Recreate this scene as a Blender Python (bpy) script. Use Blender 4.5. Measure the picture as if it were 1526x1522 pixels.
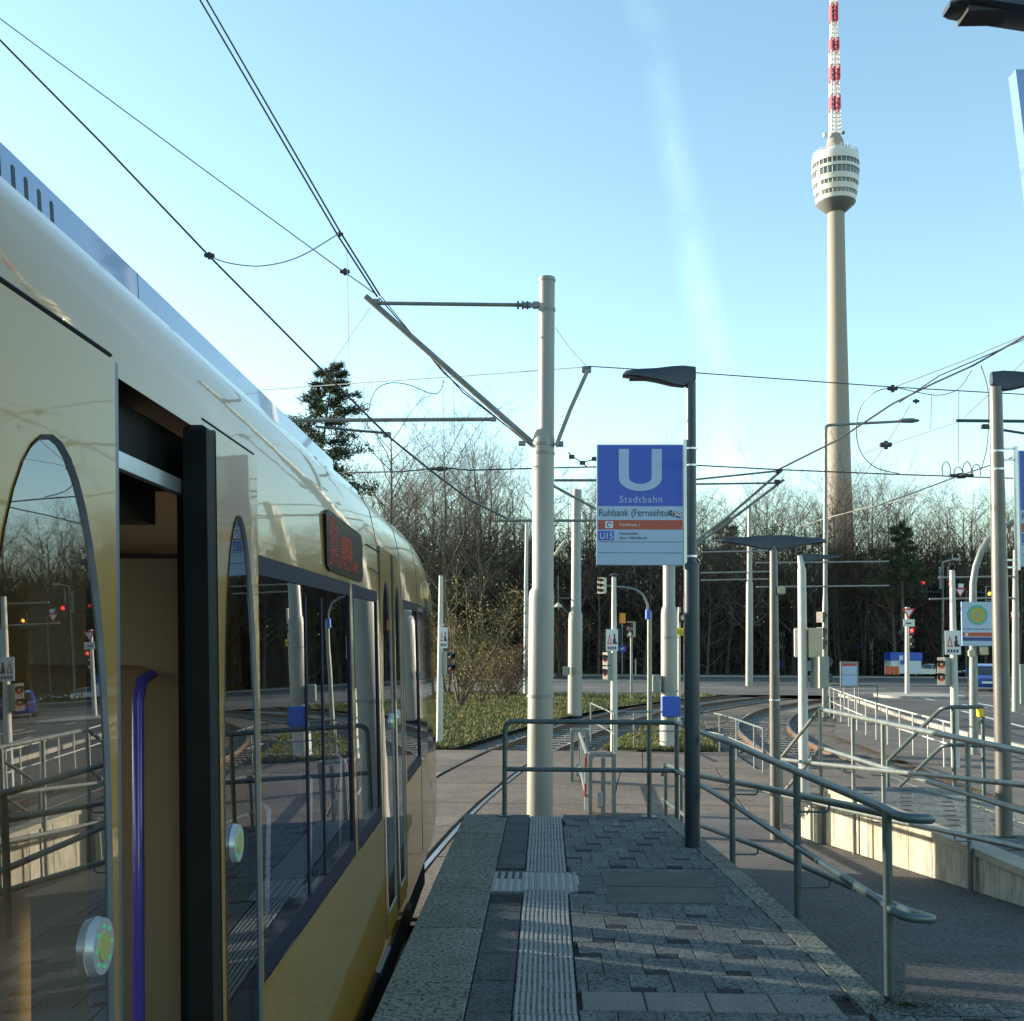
import bpy, bmesh, math, random
from mathutils import Vector, Matrix
R = math.radians
scene = bpy.context.scene
for o in list(bpy.data.objects): bpy.data.objects.remove(o)
COL = scene.collection

# ------------------------------------------------------------------ camera
F, PPX, PPY = 1600.0, 763.0, 857.0           # focal length and principal point, in pixels of a 1526 px wide picture
CAM = Vector((0, 0, 1.73))
YAW, PITCH, ROLL = math.atan((815-763)/F), math.atan((945-PPY)/F), R(0.3)
cd = bpy.data.cameras.new('camera'); cam = bpy.data.objects.new('camera', cd); COL.objects.link(cam)
ROT = Matrix.Rotation(YAW, 3, 'Z') @ Matrix.Rotation(math.pi/2 + PITCH, 3, 'X') @ Matrix.Rotation(ROLL, 3, 'Z')
cam.matrix_world = Matrix.Translation(CAM) @ ROT.to_4x4()
cd.sensor_width = 36; cd.sensor_fit = 'HORIZONTAL'; cd.lens = F/1526*36
cd.shift_y = (PPY-761)/1526; cd.clip_start = 0.05; cd.clip_end = 6000
scene.camera = cam
scene.render.resolution_x, scene.render.resolution_y = 1024, 1021

# ------------------------------------------------------------------ light
SUN_AZ, SUN_EL = R(71), R(12.5)                 # azimuth to the left of +Y
sdir = Vector((-math.sin(SUN_AZ)*math.cos(SUN_EL), math.cos(SUN_AZ)*math.cos(SUN_EL), math.sin(SUN_EL)))
w = bpy.data.worlds.new('World'); scene.world = w; w.use_nodes = True
nt = w.node_tree; nt.nodes.clear()
N = nt.nodes.new
out = N('ShaderNodeOutputWorld'); bg = N('ShaderNodeBackground'); sky = N('ShaderNodeTexSky')
sky.sky_type = 'NISHITA'; sky.sun_disc = False; sky.sun_elevation = SUN_EL; sky.sun_rotation = -SUN_AZ
sky.altitude = 300; sky.air_density = 1.0; sky.dust_density = 0.5; sky.ozone_density = 0.5
bg.inputs['Strength'].default_value = 0.15
# a faint contrail and thin cirrus, laid out by sky direction
tc = N('ShaderNodeTexCoord'); sep = N('ShaderNodeSeparateXYZ'); nt.links.new(tc.outputs['Generated'], sep.inputs[0])
def M(op, a, b=None, c=None):
    n = N('ShaderNodeMath'); n.operation = op
    for i, v in enumerate((a, b, c)):
        if v is None: continue
        if hasattr(v, 'links'): nt.links.new(v, n.inputs[i])
        else: n.inputs[i].default_value = v
    return n.outputs[0]
az = M('ARCTAN2', sep.outputs[0], sep.outputs[1]); el = M('ARCSINE', sep.outputs[2])
noi = N('ShaderNodeTexNoise'); noi.inputs['Scale'].default_value = 9; noi.inputs['Detail'].default_value = 6
nt.links.new(tc.outputs['Generated'], noi.inputs['Vector'])
wob = M('MULTIPLY', M('SUBTRACT', noi.outputs[0], 0.5), 0.03)
# centreline azimuth as a function of elevation: bends from 0.09 high up to 0.17 near the horizon
ctr = M('ADD', M('MULTIPLY', M('POWER', el, 1.6), -0.26), 0.185)
dist = M('ABSOLUTE', M('ADD', M('SUBTRACT', az, ctr), wob))
line = M('MULTIPLY', M('SMOOTH_MIN', M('MAXIMUM', M('SUBTRACT', 1.0, M('DIVIDE', dist, 0.022)), 0.0), 1.0, 0.1), 0.22)
line = M('MULTIPLY', line, M('MAXIMUM', M('SUBTRACT', noi.outputs[0], 0.30), 0.0))
mix = N('ShaderNodeMix'); mix.data_type = 'RGBA'
nt.links.new(M('MAXIMUM', line, 0.0), mix.inputs['Factor']); nt.links.new(sky.outputs[0], mix.inputs['A']); mix.inputs['B'].default_value = (9, 9.4, 9.8, 1)
tint = N('ShaderNodeMix'); tint.data_type = 'RGBA'; tint.blend_type = 'MULTIPLY'; tint.inputs['Factor'].default_value = 1; tint.inputs['B'].default_value = (0.88, 1.04, 1.02, 1)
nt.links.new(mix.outputs['Result'], tint.inputs['A']); nt.links.new(tint.outputs['Result'], bg.inputs[0]); nt.links.new(bg.outputs[0], out.inputs[0])
sl = bpy.data.lights.new('sun', 'SUN'); sun = bpy.data.objects.new('sun', sl); COL.objects.link(sun)
sl.energy = 5.0; sl.angle = R(0.53); sl.color = (1.0, 0.86, 0.66)
sun.rotation_euler = (-sdir).to_track_quat('-Z', 'Y').to_euler(); sun.location = (-40, 20, 40)
vs = scene.view_settings; vs.view_transform = 'Standard'; vs.look = 'None'; vs.gamma = 1; vs.exposure = 1.35; vs.use_curve_mapping = False
scene.render.engine = 'CYCLES'

# ------------------------------------------------------------------ helpers
def ray(px, py): return ROT @ Vector(((px-PPX)/F, -(py-PPY)/F, -1))
def at(px, py, Y): r = ray(px, py); return CAM + r*(Y/r.y)
def onz(px, py, z): r = ray(px, py); return CAM + r*((z-CAM.z)/r.z)
ZG = [(-3000, -1.0), (40, -1.0), (64, -1.25), (90, -2.1), (112, -2.4), (150, -2.0), (230, 1.0), (420, 5), (3000, 8)]
def zg(Y):
    for (a, za), (b, zb) in zip(ZG, ZG[1:]):
        if Y <= b: return za + (zb-za)*(Y-a)/(b-a)
    return ZG[-1][1]
def gr(px, py):                                # the point of the ground seen at a pixel
    z = -1.0
    for _ in range(30): p = onz(px, py, z); z = 0.5*z + 0.5*zg(p.y)
    return Vector((p.x, p.y, zg(p.y)))
def smooth_interp(pts, t):
    for (a, va), (b, vb) in zip(pts, pts[1:]):
        if t <= b: return va + (vb-va)*(t-a)/(b-a)
    return pts[-1][1]
def catmull(P, n=8):
    P = [Vector(p) for p in P]; out = []
    for i in range(len(P)-1):
        p0 = P[max(i-1, 0)]; p1 = P[i]; p2 = P[i+1]; p3 = P[min(i+2, len(P)-1)]
        for k in range(n):
            t = k/n
            out.append(0.5*((2*p1)+(p2-p0)*t+(2*p0-5*p1+4*p2-p3)*t*t+(3*p1-p0-3*p2+p3)*t**3))
    out.append(P[-1]); return out

class MB:
    def __init__(s): s.v = []; s.f = []
    def add(s, vs, fs):
        b = len(s.v); s.v += [tuple(v) for v in vs]; s.f += [tuple(i+b for i in f) for f in fs]; return s
    def box(s, x0, x1, y0, y1, z0, z1, b=0.0):
        if b <= 0:
            vs = [(x, y, z) for z in (z0, z1) for y in (y0, y1) for x in (x0, x1)]
            return s.add(vs, [(0,2,3,1), (4,5,7,6), (0,1,5,4), (2,6,7,3), (0,4,6,2), (1,3,7,5)])
        vs = []
        for z, i in ((z0, b), (z0+b, 0), (z1-b, 0), (z1, b)):
            vs += [(x0+i, y0+i, z), (x1-i, y0+i, z), (x1-i, y1-i, z), (x0+i, y1-i, z)]
        fs = [(3,2,1,0), (12,13,14,15)]
        for k in range(3):
            for j in range(4): fs.append((k*4+j, k*4+(j+1)%4, k*4+4+(j+1)%4, k*4+4+j))
        return s.add(vs, fs)
    def tile(s, x0, x1, y0, y1, z0, z1, b):    # block with a chamfered top edge
        vs = []
        for z, i in ((z0, 0), (z1-b, 0), (z1, b)):
            vs += [(x0+i, y0+i, z), (x1-i, y0+i, z), (x1-i, y1-i, z), (x0+i, y1-i, z)]
        fs = [(8,9,10,11)]
        for k in range(2):
            for j in range(4): fs.append((k*4+j, k*4+(j+1)%4, k*4+4+(j+1)%4, k*4+4+j))
        return s.add(vs, fs)
    def tube(s, pts, r, n=8, cap=True):
        pts = [Vector(p) for p in pts]; m = len(pts)
        rs = r if isinstance(r, (list, tuple)) else [r]*m
        vs = []; up = None
        for i, p in enumerate(pts):
            d = (pts[min(i+1, m-1)] - pts[max(i-1, 0)])
            d = d.normalized() if d.length > 1e-9 else Vector((0, 0, 1))
            if up is None: up = Vector((0, 0, 1)) if abs(d.z) < 0.9 else Vector((1, 0, 0))
            a = d.cross(up)
            if a.length < 1e-4: a = d.cross(Vector((0.3, 1, 0.2)))
            a.normalize(); b = a.cross(d).normalized(); up = b
            for k in range(n):
                t = 2*math.pi*k/n; vs.append(p + (a*math.cos(t) + b*math.sin(t))*rs[i])
        fs = []
        for i in range(m-1):
            for k in range(n): fs.append((i*n+k, i*n+(k+1)%n, (i+1)*n+(k+1)%n, (i+1)*n+k))
        if cap: fs += [tuple(range(n))[::-1], tuple((m-1)*n+k for k in range(n))]
        return s.add(vs, fs)
    def lathe(s, prof, c=(0, 0, 0), n=24, cap=True, ang=None):
        vs = []; c = Vector(c)
        for r, z in prof:
            for k in range(n):
                t = 2*math.pi*k/n; vs.append(c + Vector((r*math.cos(t), r*math.sin(t), z)))
        fs = []
        for i in range(len(prof)-1):
            for k in range(n): fs.append((i*n+k, i*n+(k+1)%n, (i+1)*n+(k+1)%n, (i+1)*n+k))
        if cap: fs += [tuple(range(n))[::-1], tuple((len(prof)-1)*n+k for k in range(n))]
        return s.add(vs, fs)
    def prism(s, poly, y0, y1, axis='y'):      # outline in (x, z), pushed through y (or (y, z) through x, (x, y) through z)
        n = len(poly)
        def P(a, b, t): return (a, t, b) if axis == 'y' else ((t, a, b) if axis == 'x' else (a, b, t))
        vs = [P(a, b, y0) for a, b in poly] + [P(a, b, y1) for a, b in poly]
        fs = [tuple(range(n)), tuple(range(2*n-1, n-1, -1))] + [(i+n, (i+1) % n+n, (i+1) % n, i) for i in range(n)]
        return s.add(vs, fs)
    def loft(s, secs, closed=True, cap=True):
        n = len(secs[0]); vs = [p for sec in secs for p in sec]; fs = []
        for i in range(len(secs)-1):
            for k in range(n if closed else n-1):
                fs.append((i*n+k, i*n+(k+1) % n, (i+1)*n+(k+1) % n, (i+1)*n+k))
        if cap and closed: fs += [tuple(range(n))[::-1], tuple((len(secs)-1)*n+k for k in range(n))]
        return s.add(vs, fs)
    def mesh(s, name, origin=(0, 0, 0), smooth=True, fix=True):
        me = bpy.data.meshes.new(name); o = Vector(origin)
        me.from_pydata([tuple(Vector(v)-o) for v in s.v] if o.length else s.v, [], s.f)
        if fix:
            bm = bmesh.new(); bm.from_mesh(me); bmesh.ops.recalc_face_normals(bm, faces=bm.faces); bm.to_mesh(me); bm.free()
        if smooth:
            me.polygons.foreach_set('use_smooth', [True]*len(me.polygons)); me.set_sharp_from_angle(angle=R(38))
        me.update(); return me
    def build(s, name, mat, parent=None, smooth=True, local=False, fix=True):
        org = Vector((0, 0, 0))
        if parent is not None and not local: org = ORG[parent.name]
        me = s.mesh(name, org, smooth, fix); me.materials.append(MAT[mat] if isinstance(mat, str) else mat)
        o = bpy.data.objects.new(name, me); COL.objects.link(o)
        if parent is not None: o.parent = parent
        ORG[o.name] = org
        return o
ORG = {}
def thing(name, label, cat, loc=(0, 0, 0), rz=0, group=None):
    o = bpy.data.objects.new(name, None); COL.objects.link(o); o.location = loc; o.rotation_euler = (0, 0, rz)
    o.empty_display_size = 0.1; o['label'] = label; o['category'] = cat
    if group: o['group'] = group
    ORG[o.name] = Vector(loc); return o
def tag(o, label, cat, group=None):
    o['label'] = label; o['category'] = cat
    if group: o['group'] = group
    return o
def struct(o): o['kind'] = 'structure'; return o
def structure(name):
    o = bpy.data.objects.new(name, None); COL.objects.link(o); o['kind'] = 'structure'; ORG[o.name] = Vector((0, 0, 0)); return o
def copy_tree(o, parent=None):
    c = o.copy(); COL.objects.link(c); c.parent = parent; ORG[c.name] = ORG[o.name]
    for ch in list(o.children): copy_tree(ch, c)
    return c
def inst(name, me, loc, parent, rz=0, scale=None):
    o = bpy.data.objects.new(name, me); COL.objects.link(o); o.parent = parent; o.location = loc; o.rotation_euler = (0, 0, rz)
    if scale: o.scale = scale
    ORG[o.name] = Vector((0, 0, 0)); return o
def text(name, s, size, loc, mat, parent, width=None, align='LEFT', extrude=0.0006, rot=(math.pi/2, 0, 0), space=1.0, bold=0.0):
    cu = bpy.data.curves.new(name, 'FONT'); cu.body = s; cu.size = size; cu.align_x = align; cu.extrude = extrude; cu.space_character = space; cu.offset = bold
    t = bpy.data.objects.new(name, cu); COL.objects.link(t); bpy.context.view_layer.update()
    me = bpy.data.meshes.new_from_object(t.evaluated_get(bpy.context.evaluated_depsgraph_get())); bpy.data.objects.remove(t)
    o = bpy.data.objects.new(name, me); COL.objects.link(o); me.materials.clear(); me.materials.append(MAT[mat])
    if width and me.vertices:
        xs = [v.co.x for v in me.vertices]; k = width/(max(xs)-min(xs)); o.scale = (k, 1, 1)
    if parent is not None: o.parent = parent; o.location = Vector(loc)-ORG[parent.name]
    else: o.location = loc
    o.rotation_euler = rot; ORG[o.name] = Vector((0, 0, 0)); return o

# ------------------------------------------------------------------ materials
MAT = {}
def srgb(*c):
    if max(c) > 1.01: c = [x/255 for x in c]
    return tuple(x/12.92 if x <= 0.04045 else ((x+0.055)/1.055)**2.4 for x in c)
def mat(name, col, rough=0.6, metal=0.0, var=0.0, vscale=5.0, bump=0.0, bscale=40.0, coat=0.0, rnd=0.0, spec=0.5, col2=None, spk=0.0, spks=120.0, emit=None, estr=1.0, stretch=None, bdist=0.01):
    m = bpy.data.materials.new(name); m.use_nodes = True; t = m.node_tree; nd = t.nodes; L = t.links.new
    p = nd['Principled BSDF']; p.inputs['Roughness'].default_value = rough; p.inputs['Metallic'].default_value = metal
    p.inputs['Coat Weight'].default_value = coat; p.inputs['Coat Roughness'].default_value = 0.03; p.inputs['Specular IOR Level'].default_value = spec
    p.inputs['Base Color'].default_value = (*col, 1)
    cur = None
    tcn = nd.new('ShaderNodeTexCoord'); mp = nd.new('ShaderNodeMapping'); L(tcn.outputs['Object'], mp.inputs[0])
    if stretch: mp.inputs['Scale'].default_value = stretch
    vec = mp.outputs[0]
    if rnd > 0:
        oi = nd.new('ShaderNodeObjectInfo'); ad = nd.new('ShaderNodeVectorMath'); ad.operation = 'MULTIPLY_ADD'
        L(oi.outputs['Random'], ad.inputs[0]); ad.inputs[1].default_value = (37, 53, 71); L(vec, ad.inputs[2]); vec = ad.outputs[0]
    if var > 0 or col2:
        n = nd.new('ShaderNodeTexNoise'); n.inputs['Scale'].default_value = vscale; n.inputs['Detail'].default_value = 7; n.inputs['Roughness'].default_value = 0.62
        L(vec, n.inputs['Vector'])
        cr = nd.new('ShaderNodeValToRGB'); cr.color_ramp.elements[0].position = 0.33; cr.color_ramp.elements[1].position = 0.67
        a = tuple(c*(1-var) for c in col); b = tuple(c*(1+var) for c in col) if not col2 else col2
        if col2: a = col
        cr.color_ramp.elements[0].color = (*a, 1); cr.color_ramp.elements[1].color = (*b, 1)
        L(n.outputs[0], cr.inputs[0]); cur = cr.outputs[0]
    if spk > 0:
        n = nd.new('ShaderNodeTexNoise'); n.inputs['Scale'].default_value = spks; n.inputs['Detail'].default_value = 3; L(vec, n.inputs['Vector'])
        mr = nd.new('ShaderNodeMapRange'); mr.inputs[1].default_value = 0.36; mr.inputs[2].default_value = 0.54; mr.inputs[3].default_value = 1-spk; mr.inputs[4].default_value = 1+spk*0.22
        L(n.outputs[0], mr.inputs[0])
        mx = nd.new('ShaderNodeMix'); mx.data_type = 'RGBA'; mx.blend_type = 'MULTIPLY'; mx.inputs['Factor'].default_value = 1
        if cur is not None: L(cur, mx.inputs['A'])
        else: mx.inputs['A'].default_value = (*col, 1)
        L(mr.outputs[0], mx.inputs['B']); cur = mx.outputs['Result']
    if rnd > 0:
        oi2 = nd.new('ShaderNodeObjectInfo'); mr = nd.new('ShaderNodeMapRange'); mr.inputs[3].default_value = 1-rnd; mr.inputs[4].default_value = 1+rnd; L(oi2.outputs['Random'], mr.inputs[0])
        mx = nd.new('ShaderNodeMix'); mx.data_type = 'RGBA'; mx.blend_type = 'MULTIPLY'; mx.inputs['Factor'].default_value = 1
        if cur is not None: L(cur, mx.inputs['A'])
        else: mx.inputs['A'].default_value = (*col, 1)
        L(mr.outputs[0], mx.inputs['B']); cur = mx.outputs['Result']
    if cur is not None: L(cur, p.inputs['Base Color'])
    if bump > 0:
        n = nd.new('ShaderNodeTexNoise'); n.inputs['Scale'].default_value = bscale; n.inputs['Detail'].default_value = 5; L(vec, n.inputs['Vector'])
        b = nd.new('ShaderNodeBump'); b.inputs['Strength'].default_value = bump; b.inputs['Distance'].default_value = bdist; L(n.outputs[0], b.inputs['Height']); L(b.outputs[0], p.inputs['Normal'])
        if coat > 0: L(b.outputs[0], p.inputs['Coat Normal'])
    if emit: p.inputs['Emission Color'].default_value = (*emit, 1); p.inputs['Emission Strength'].default_value = estr
    MAT[name] = m; return m
def glassmat(name, tint, ior=1.75, rough=0.0, wave=0.0):
    m = bpy.data.materials.new(name); m.use_nodes = True; t = m.node_tree; nd = t.nodes; L = t.links.new; nd.clear()
    o = nd.new('ShaderNodeOutputMaterial'); tr = nd.new('ShaderNodeBsdfTransparent'); gl = nd.new('ShaderNodeBsdfGlossy'); fr = nd.new('ShaderNodeFresnel'); mx = nd.new('ShaderNodeMixShader')
    tr.inputs[0].default_value = (*tint, 1); gl.inputs[0].default_value = (0.92, 0.95, 1, 1); gl.inputs['Roughness'].default_value = rough; fr.inputs[0].default_value = ior
    if wave > 0:
        tcn = nd.new('ShaderNodeTexCoord'); n = nd.new('ShaderNodeTexNoise'); n.inputs['Scale'].default_value = 1.6; L(tcn.outputs['Object'], n.inputs['Vector'])
        b = nd.new('ShaderNodeBump'); b.inputs['Strength'].default_value = wave; b.inputs['Distance'].default_value = 0.02; L(n.outputs[0], b.inputs['Height']); L(b.outputs[0], gl.inputs['Normal'])
    L(fr.outputs[0], mx.inputs[0]); L(tr.outputs[0], mx.inputs[1]); L(gl.outputs[0], mx.inputs[2]); L(mx.outputs[0], o.inputs[0])
    MAT[name] = m
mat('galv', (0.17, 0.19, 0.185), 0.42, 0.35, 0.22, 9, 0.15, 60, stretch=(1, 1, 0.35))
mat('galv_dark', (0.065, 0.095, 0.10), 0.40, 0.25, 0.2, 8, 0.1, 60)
mat('mast', (0.23, 0.23, 0.215), 0.45, 0.15, 0.12, 3, 0.08, 30, stretch=(1, 1, 0.3))
mat('post_blue', (0.014, 0.030, 0.050), 0.38, 0.1, 0.15, 6, 0.05, 60)
mat('post_sunlit', (0.105, 0.105, 0.10), 0.4, 0.1, 0.15, 6, 0.05, 60)  # lighter copy of the post colour, with the sunlight put into it
mat('lamp_grey', (0.030, 0.040, 0.058), 0.4, 0.1, 0.1, 6)
mat('white_post', (0.40, 0.40, 0.375), 0.5, 0, 0.10, 4, 0.05, 40)
mat('cream', (0.42, 0.38, 0.25), 0.5, 0, 0.1, 5)
mat('wire', (0.035, 0.04, 0.045), 0.5, 0.4)
mat('wire_grey', (0.16, 0.18, 0.19), 0.45, 0.4)
mat('black', (0.012, 0.012, 0.013), 0.5)
mat('rubber', (0.005, 0.007, 0.007), 0.6, 0, 0.3, 10, spec=0.2)
mat('steel', (0.48, 0.50, 0.52), 0.28, 0.85, 0.1, 20)
mat('rail_top', (0.42, 0.44, 0.47), 0.22, 0.9, 0.1, 3)
mat('rust', (0.11, 0.055, 0.028), 0.85, 0, 0.4, 6, 0.4, 40)
mat('sleeper', (0.16, 0.145, 0.125), 0.9, 0, 0.3, 5, 0.3, 30, rnd=0.2)
mat('ballast', (0.085, 0.07, 0.058), 0.95, 0, 0.0, 3, 0.9, 22, col2=(0.15, 0.125, 0.10), spk=0.55, spks=16, bdist=0.05)
mat('ballast_stone', (0.13, 0.11, 0.095), 0.95, 0, 0.4, 6, 0.3, 20)
mat('asphalt', (0.066, 0.064, 0.061), 0.85, 0, 0.38, 0.35, 0.35, 60, spk=0.4, spks=22)
mat('asphalt_path', (0.12, 0.10, 0.086), 0.88, 0, 0.32, 0.6, 0.4, 60, spk=0.5, spks=26)
mat('asphalt_ramp', (0.070, 0.066, 0.064), 0.88, 0, 0.32, 0.9, 0.7, 50, spk=0.7, spks=42)
mat('crossing', (0.112, 0.088, 0.069), 0.9, 0, 0.36, 0.8, 0.4, 40, spk=0.45, spks=20, rnd=0.10)
mat('marking', (0.62, 0.61, 0.57), 0.7, 0, 0.18, 3)
mat('kerb', (0.30, 0.28, 0.25), 0.9, 0, 0.2, 3, 0.2, 40)
mat('coping', (0.155, 0.16, 0.132), 0.9, 0, 0.20, 2.5, 0.6, 55, rnd=0.06, spk=0.75, spks=48)
mat('paver_strip', (0.060, 0.068, 0.074), 0.9, 0, 0.35, 3, 0.6, 60, rnd=0.12, spk=0.65, spks=50)
mat('paver', (0.100, 0.113, 0.113), 0.9, 0, 0.32, 3, 0.6, 60, rnd=0.09, spk=0.7, spks=50)
mat('paver_dark', (0.009, 0.012, 0.018), 0.9, 0, 0.2, 6, 0.4, 80, rnd=0.2)
mat('paver_light', (0.17, 0.162, 0.150), 0.9, 0, 0.12, 4, 0.4, 80, rnd=0.07, spk=0.25, spks=80)
mat('cover', (0.092, 0.094, 0.085), 0.9, 0, 0.2, 3, 0.4, 70, rnd=0.06, spk=0.35, spks=80)
mat('joint', (0.035, 0.036, 0.032), 0.95, 0, 0.4, 6, 0.4, 60)
mat('tactile', (0.27, 0.28, 0.275), 0.85, 0, 0.0, 9, 0.4, 90, rnd=0.08, spk=0.25, spks=90)
mat('tactile_grime', (0.07, 0.078, 0.085), 0.9, 0, 0.0, 14, 0.3, 90, col2=(0.30, 0.30, 0.29), rnd=0.1)
mat('wall_panel', (0.33, 0.30, 0.235), 0.9, 0, 0.30, 3, 0.3, 40, rnd=0.10, stretch=(1, 1, 0.22), spk=0.25, spks=30)
mat('wall_cap', (0.30, 0.275, 0.22), 0.9, 0, 0.15, 3, 0.25, 40)
mat('soil', (0.06, 0.046, 0.032), 0.98, 0, 0.0, 0.5, 0.5, 4, col2=(0.095, 0.075, 0.05))
mat('verge', (0.085, 0.085, 0.030), 0.95, 0, 0.0, 0.9, 0.6, 9, col2=(0.10, 0.095, 0.042))
mat('grass', (0.115, 0.125, 0.032), 0.9, 0, 0.5, 2)
mat('grass_dry', (0.20, 0.165, 0.075), 0.9, 0, 0.4, 2)
mat('bark', (0.085, 0.072, 0.058), 0.9, 0, 0.3, 2)
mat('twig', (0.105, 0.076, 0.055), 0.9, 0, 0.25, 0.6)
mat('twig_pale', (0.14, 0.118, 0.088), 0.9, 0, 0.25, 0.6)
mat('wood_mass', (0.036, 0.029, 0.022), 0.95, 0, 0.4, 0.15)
mat('needle', (0.032, 0.050, 0.022), 0.8, 0, 0.4, 1)
mat('shrub_leaf', (0.17, 0.13, 0.025), 0.85, 0, 0.5, 1.5)
mat('shrub_twig', (0.10, 0.072, 0.045), 0.9, 0, 0.3, 1.5)
mat('tram_yellow', (0.31, 0.172, 0.022), 0.34, 0.25, 0.04, 2, 0.030, 1.4, coat=0.7, bdist=0.05)
mat('fairing', (0.20, 0.30, 0.50), 0.16, 0.35, 0.04, 1, 0.01, 1.5, coat=0.8)  # silvery panels; the blue of the reflected sky is put into the colour
mat('seam', (0.02, 0.02, 0.022), 0.6)
mat('frame_dark', (0.012, 0.016, 0.035), 0.5, 0, spec=0.12)
mat('cab_glass', (0.010, 0.014, 0.018), 0.06, 0, coat=0.5)
mat('frame_silver', (0.11, 0.125, 0.16), 0.35, 0.4)
mat('interior', (0.30, 0.225, 0.14), 0.6, 0, 0.05, 4)
mat('interior_dark', (0.05, 0.05, 0.05), 0.7)
mat('handrail', (0.10, 0.075, 0.48), 0.25, 0.1, coat=0.7)
mat('floor_grey', (0.09, 0.09, 0.10), 0.8)
mat('seat_blue', (0.03, 0.06, 0.16), 0.8)
mat('underframe', (0.018, 0.018, 0.018), 0.8)
mat('led', (0.02, 0.004, 0.001), 0.5, emit=(1.0, 0.10, 0.02), estr=0.06)
mat('display_bg', (0.004, 0.005, 0.006), 0.35, 0, spec=0.06)
mat('button_ring', (0.45, 0.47, 0.5), 0.3, 0.5)
mat('button_mid', (0.30, 0.30, 0.10), 0.5)
mat('led_green', (0.0, 0.1, 0.02), 0.5, emit=(0.05, 1.0, 0.35), estr=0.15)
mat('sign_blue', srgb(8, 62, 172), 0.35, 0, 0.03, 2, coat=0.2)
mat('sign_white', (0.55, 0.57, 0.59), 0.4, 0, 0.03, 2, coat=0.2)
mat('sign_pale', (0.30, 0.41, 0.58), 0.4, 0, 0.03, 2, coat=0.2)
mat('sign_red', (0.36, 0.036, 0.012), 0.4, 0, coat=0.2)
mat('sign_text', (0.03, 0.05, 0.09), 0.5)
mat('sign_navy', (0.02, 0.05, 0.17), 0.5)
mat('sign_green', (0.10, 0.34, 0.25), 0.5)
mat('sign_gold', (0.42, 0.31, 0.045), 0.5)
mat('yellow_plate', (0.72, 0.50, 0.02), 0.5)
mat('orange', (0.75, 0.25, 0.02), 0.5)
mat('orange_red', (0.60, 0.09, 0.02), 0.6)
mat('red_edge', (0.50, 0.03, 0.03), 0.5)
mat('blue_box', (0.015, 0.075, 0.42), 0.4)
mat('signal_body', (0.19, 0.215, 0.19), 0.5, 0, 0.1, 6)
mat('lens_red', (0.16, 0.02, 0.012), 0.15, 0, coat=0.6)
mat('lens_white', (0.75, 0.75, 0.7), 0.2)
mat('lit_red', (0.3, 0.0, 0.0), 0.4, emit=(1.0, 0.03, 0.03), estr=2.2)
mat('lit_amber', (0.3, 0.1, 0.0), 0.4, emit=(1.0, 0.45, 0.03), estr=2.2)
mat('concrete_tower', (0.27, 0.25, 0.222), 0.85, 0, 0.06, 0.05, stretch=(1, 1, 0.2))
mat('tower_white', (0.55, 0.55, 0.54), 0.45, 0.0, 0.03, 0.3)
mat('tower_glass', (0.10, 0.12, 0.12), 0.2, 0.2, 0.2, 0.6)
mat('tower_dark', (0.10, 0.11, 0.12), 0.6)
mat('mast_red', (0.55, 0.05, 0.06), 0.5)
mat('mast_white', (0.75, 0.74, 0.74), 0.5)
mat('car_silver', (0.55, 0.57, 0.60), 0.25, 0.5, coat=1.0)
mat('car_blue', (0.02, 0.07, 0.32), 0.25, 0.3, coat=1.0)
mat('car_dark', (0.015, 0.02, 0.025), 0.25, 0.2, coat=1.0)
mat('car_teal', (0.03, 0.06, 0.09), 0.25, 0.3, coat=1.0)
mat('car_maroon', (0.05, 0.02, 0.028), 0.25, 0.3, coat=1.0)
mat('car_glass', (0.01, 0.013, 0.016), 0.05, 0, coat=1.0)
mat('tyre', (0.012, 0.012, 0.012), 0.8)
mat('rim', (0.4, 0.41, 0.43), 0.3, 0.8)
mat('tail_red', (0.45, 0.01, 0.01), 0.3, coat=0.5)
mat('paper', (0.7, 0.7, 0.68), 0.8)
mat('leaf_brown', (0.10, 0.055, 0.02), 0.9, 0, 0.4, 30)
mat('moss', (0.035, 0.045, 0.012), 0.95, 0, 0.5, 20, 0.6, 60)
glassmat('tram_glass', (0.66, 0.70, 0.72), 2.9, 0.0, 0.02)
glassmat('tram_glass_far', (0.94, 0.95, 0.95), 1.35)

# ================================================================== SETTING
random.seed(7)
YB = [y for y, _ in ZG]
def sheet(name, rows, dz, m, smooth=False):    # rows: (Y, x left, x right); follows the ground, cut where the ground bends
    ys = sorted(set([r[0] for r in rows] + [y for y in YB if rows[0][0] < y < rows[-1][0]]))
    L = [(r[0], r[1]) for r in rows]; Rr = [(r[0], r[2]) for r in rows]; mb = MB(); vs = []; fs = []; nx = 7
    for y in ys:
        a, b = smooth_interp(L, y), smooth_interp(Rr, y)
        for k in range(nx): vs.append((a+(b-a)*k/(nx-1), y, zg(y)+dz))
    for i in range(len(ys)-1):
        for k in range(nx-1): q = i*nx+k; fs.append((q, q+1, q+1+nx, q+nx))
    o = mb.add(vs, fs).build(name, m, None, False, fix=False); return struct(o)
sheet('ground', [(-300, -2500, 2500), (3000, -2500, 2500)], -0.18, 'soil')
T1 = catmull([(-1.6, -14, 0), (-1.9, -5, 0), (-2.05, 0, 0), (-2.2, 5, 0), (-2.3, 10, 0), (-2.12, 13.5, 0), (-1.86, 16.7, 0), (-1.5, 19.8, 0), (-1.15, 22.3, 0), (-0.35, 26.5, 0), (2.0, 35, 0), (5.2, 43, 0), (10.1, 52, 0), (16, 60, 0), (24, 68, 0), (36, 77, 0)], 8)
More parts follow.
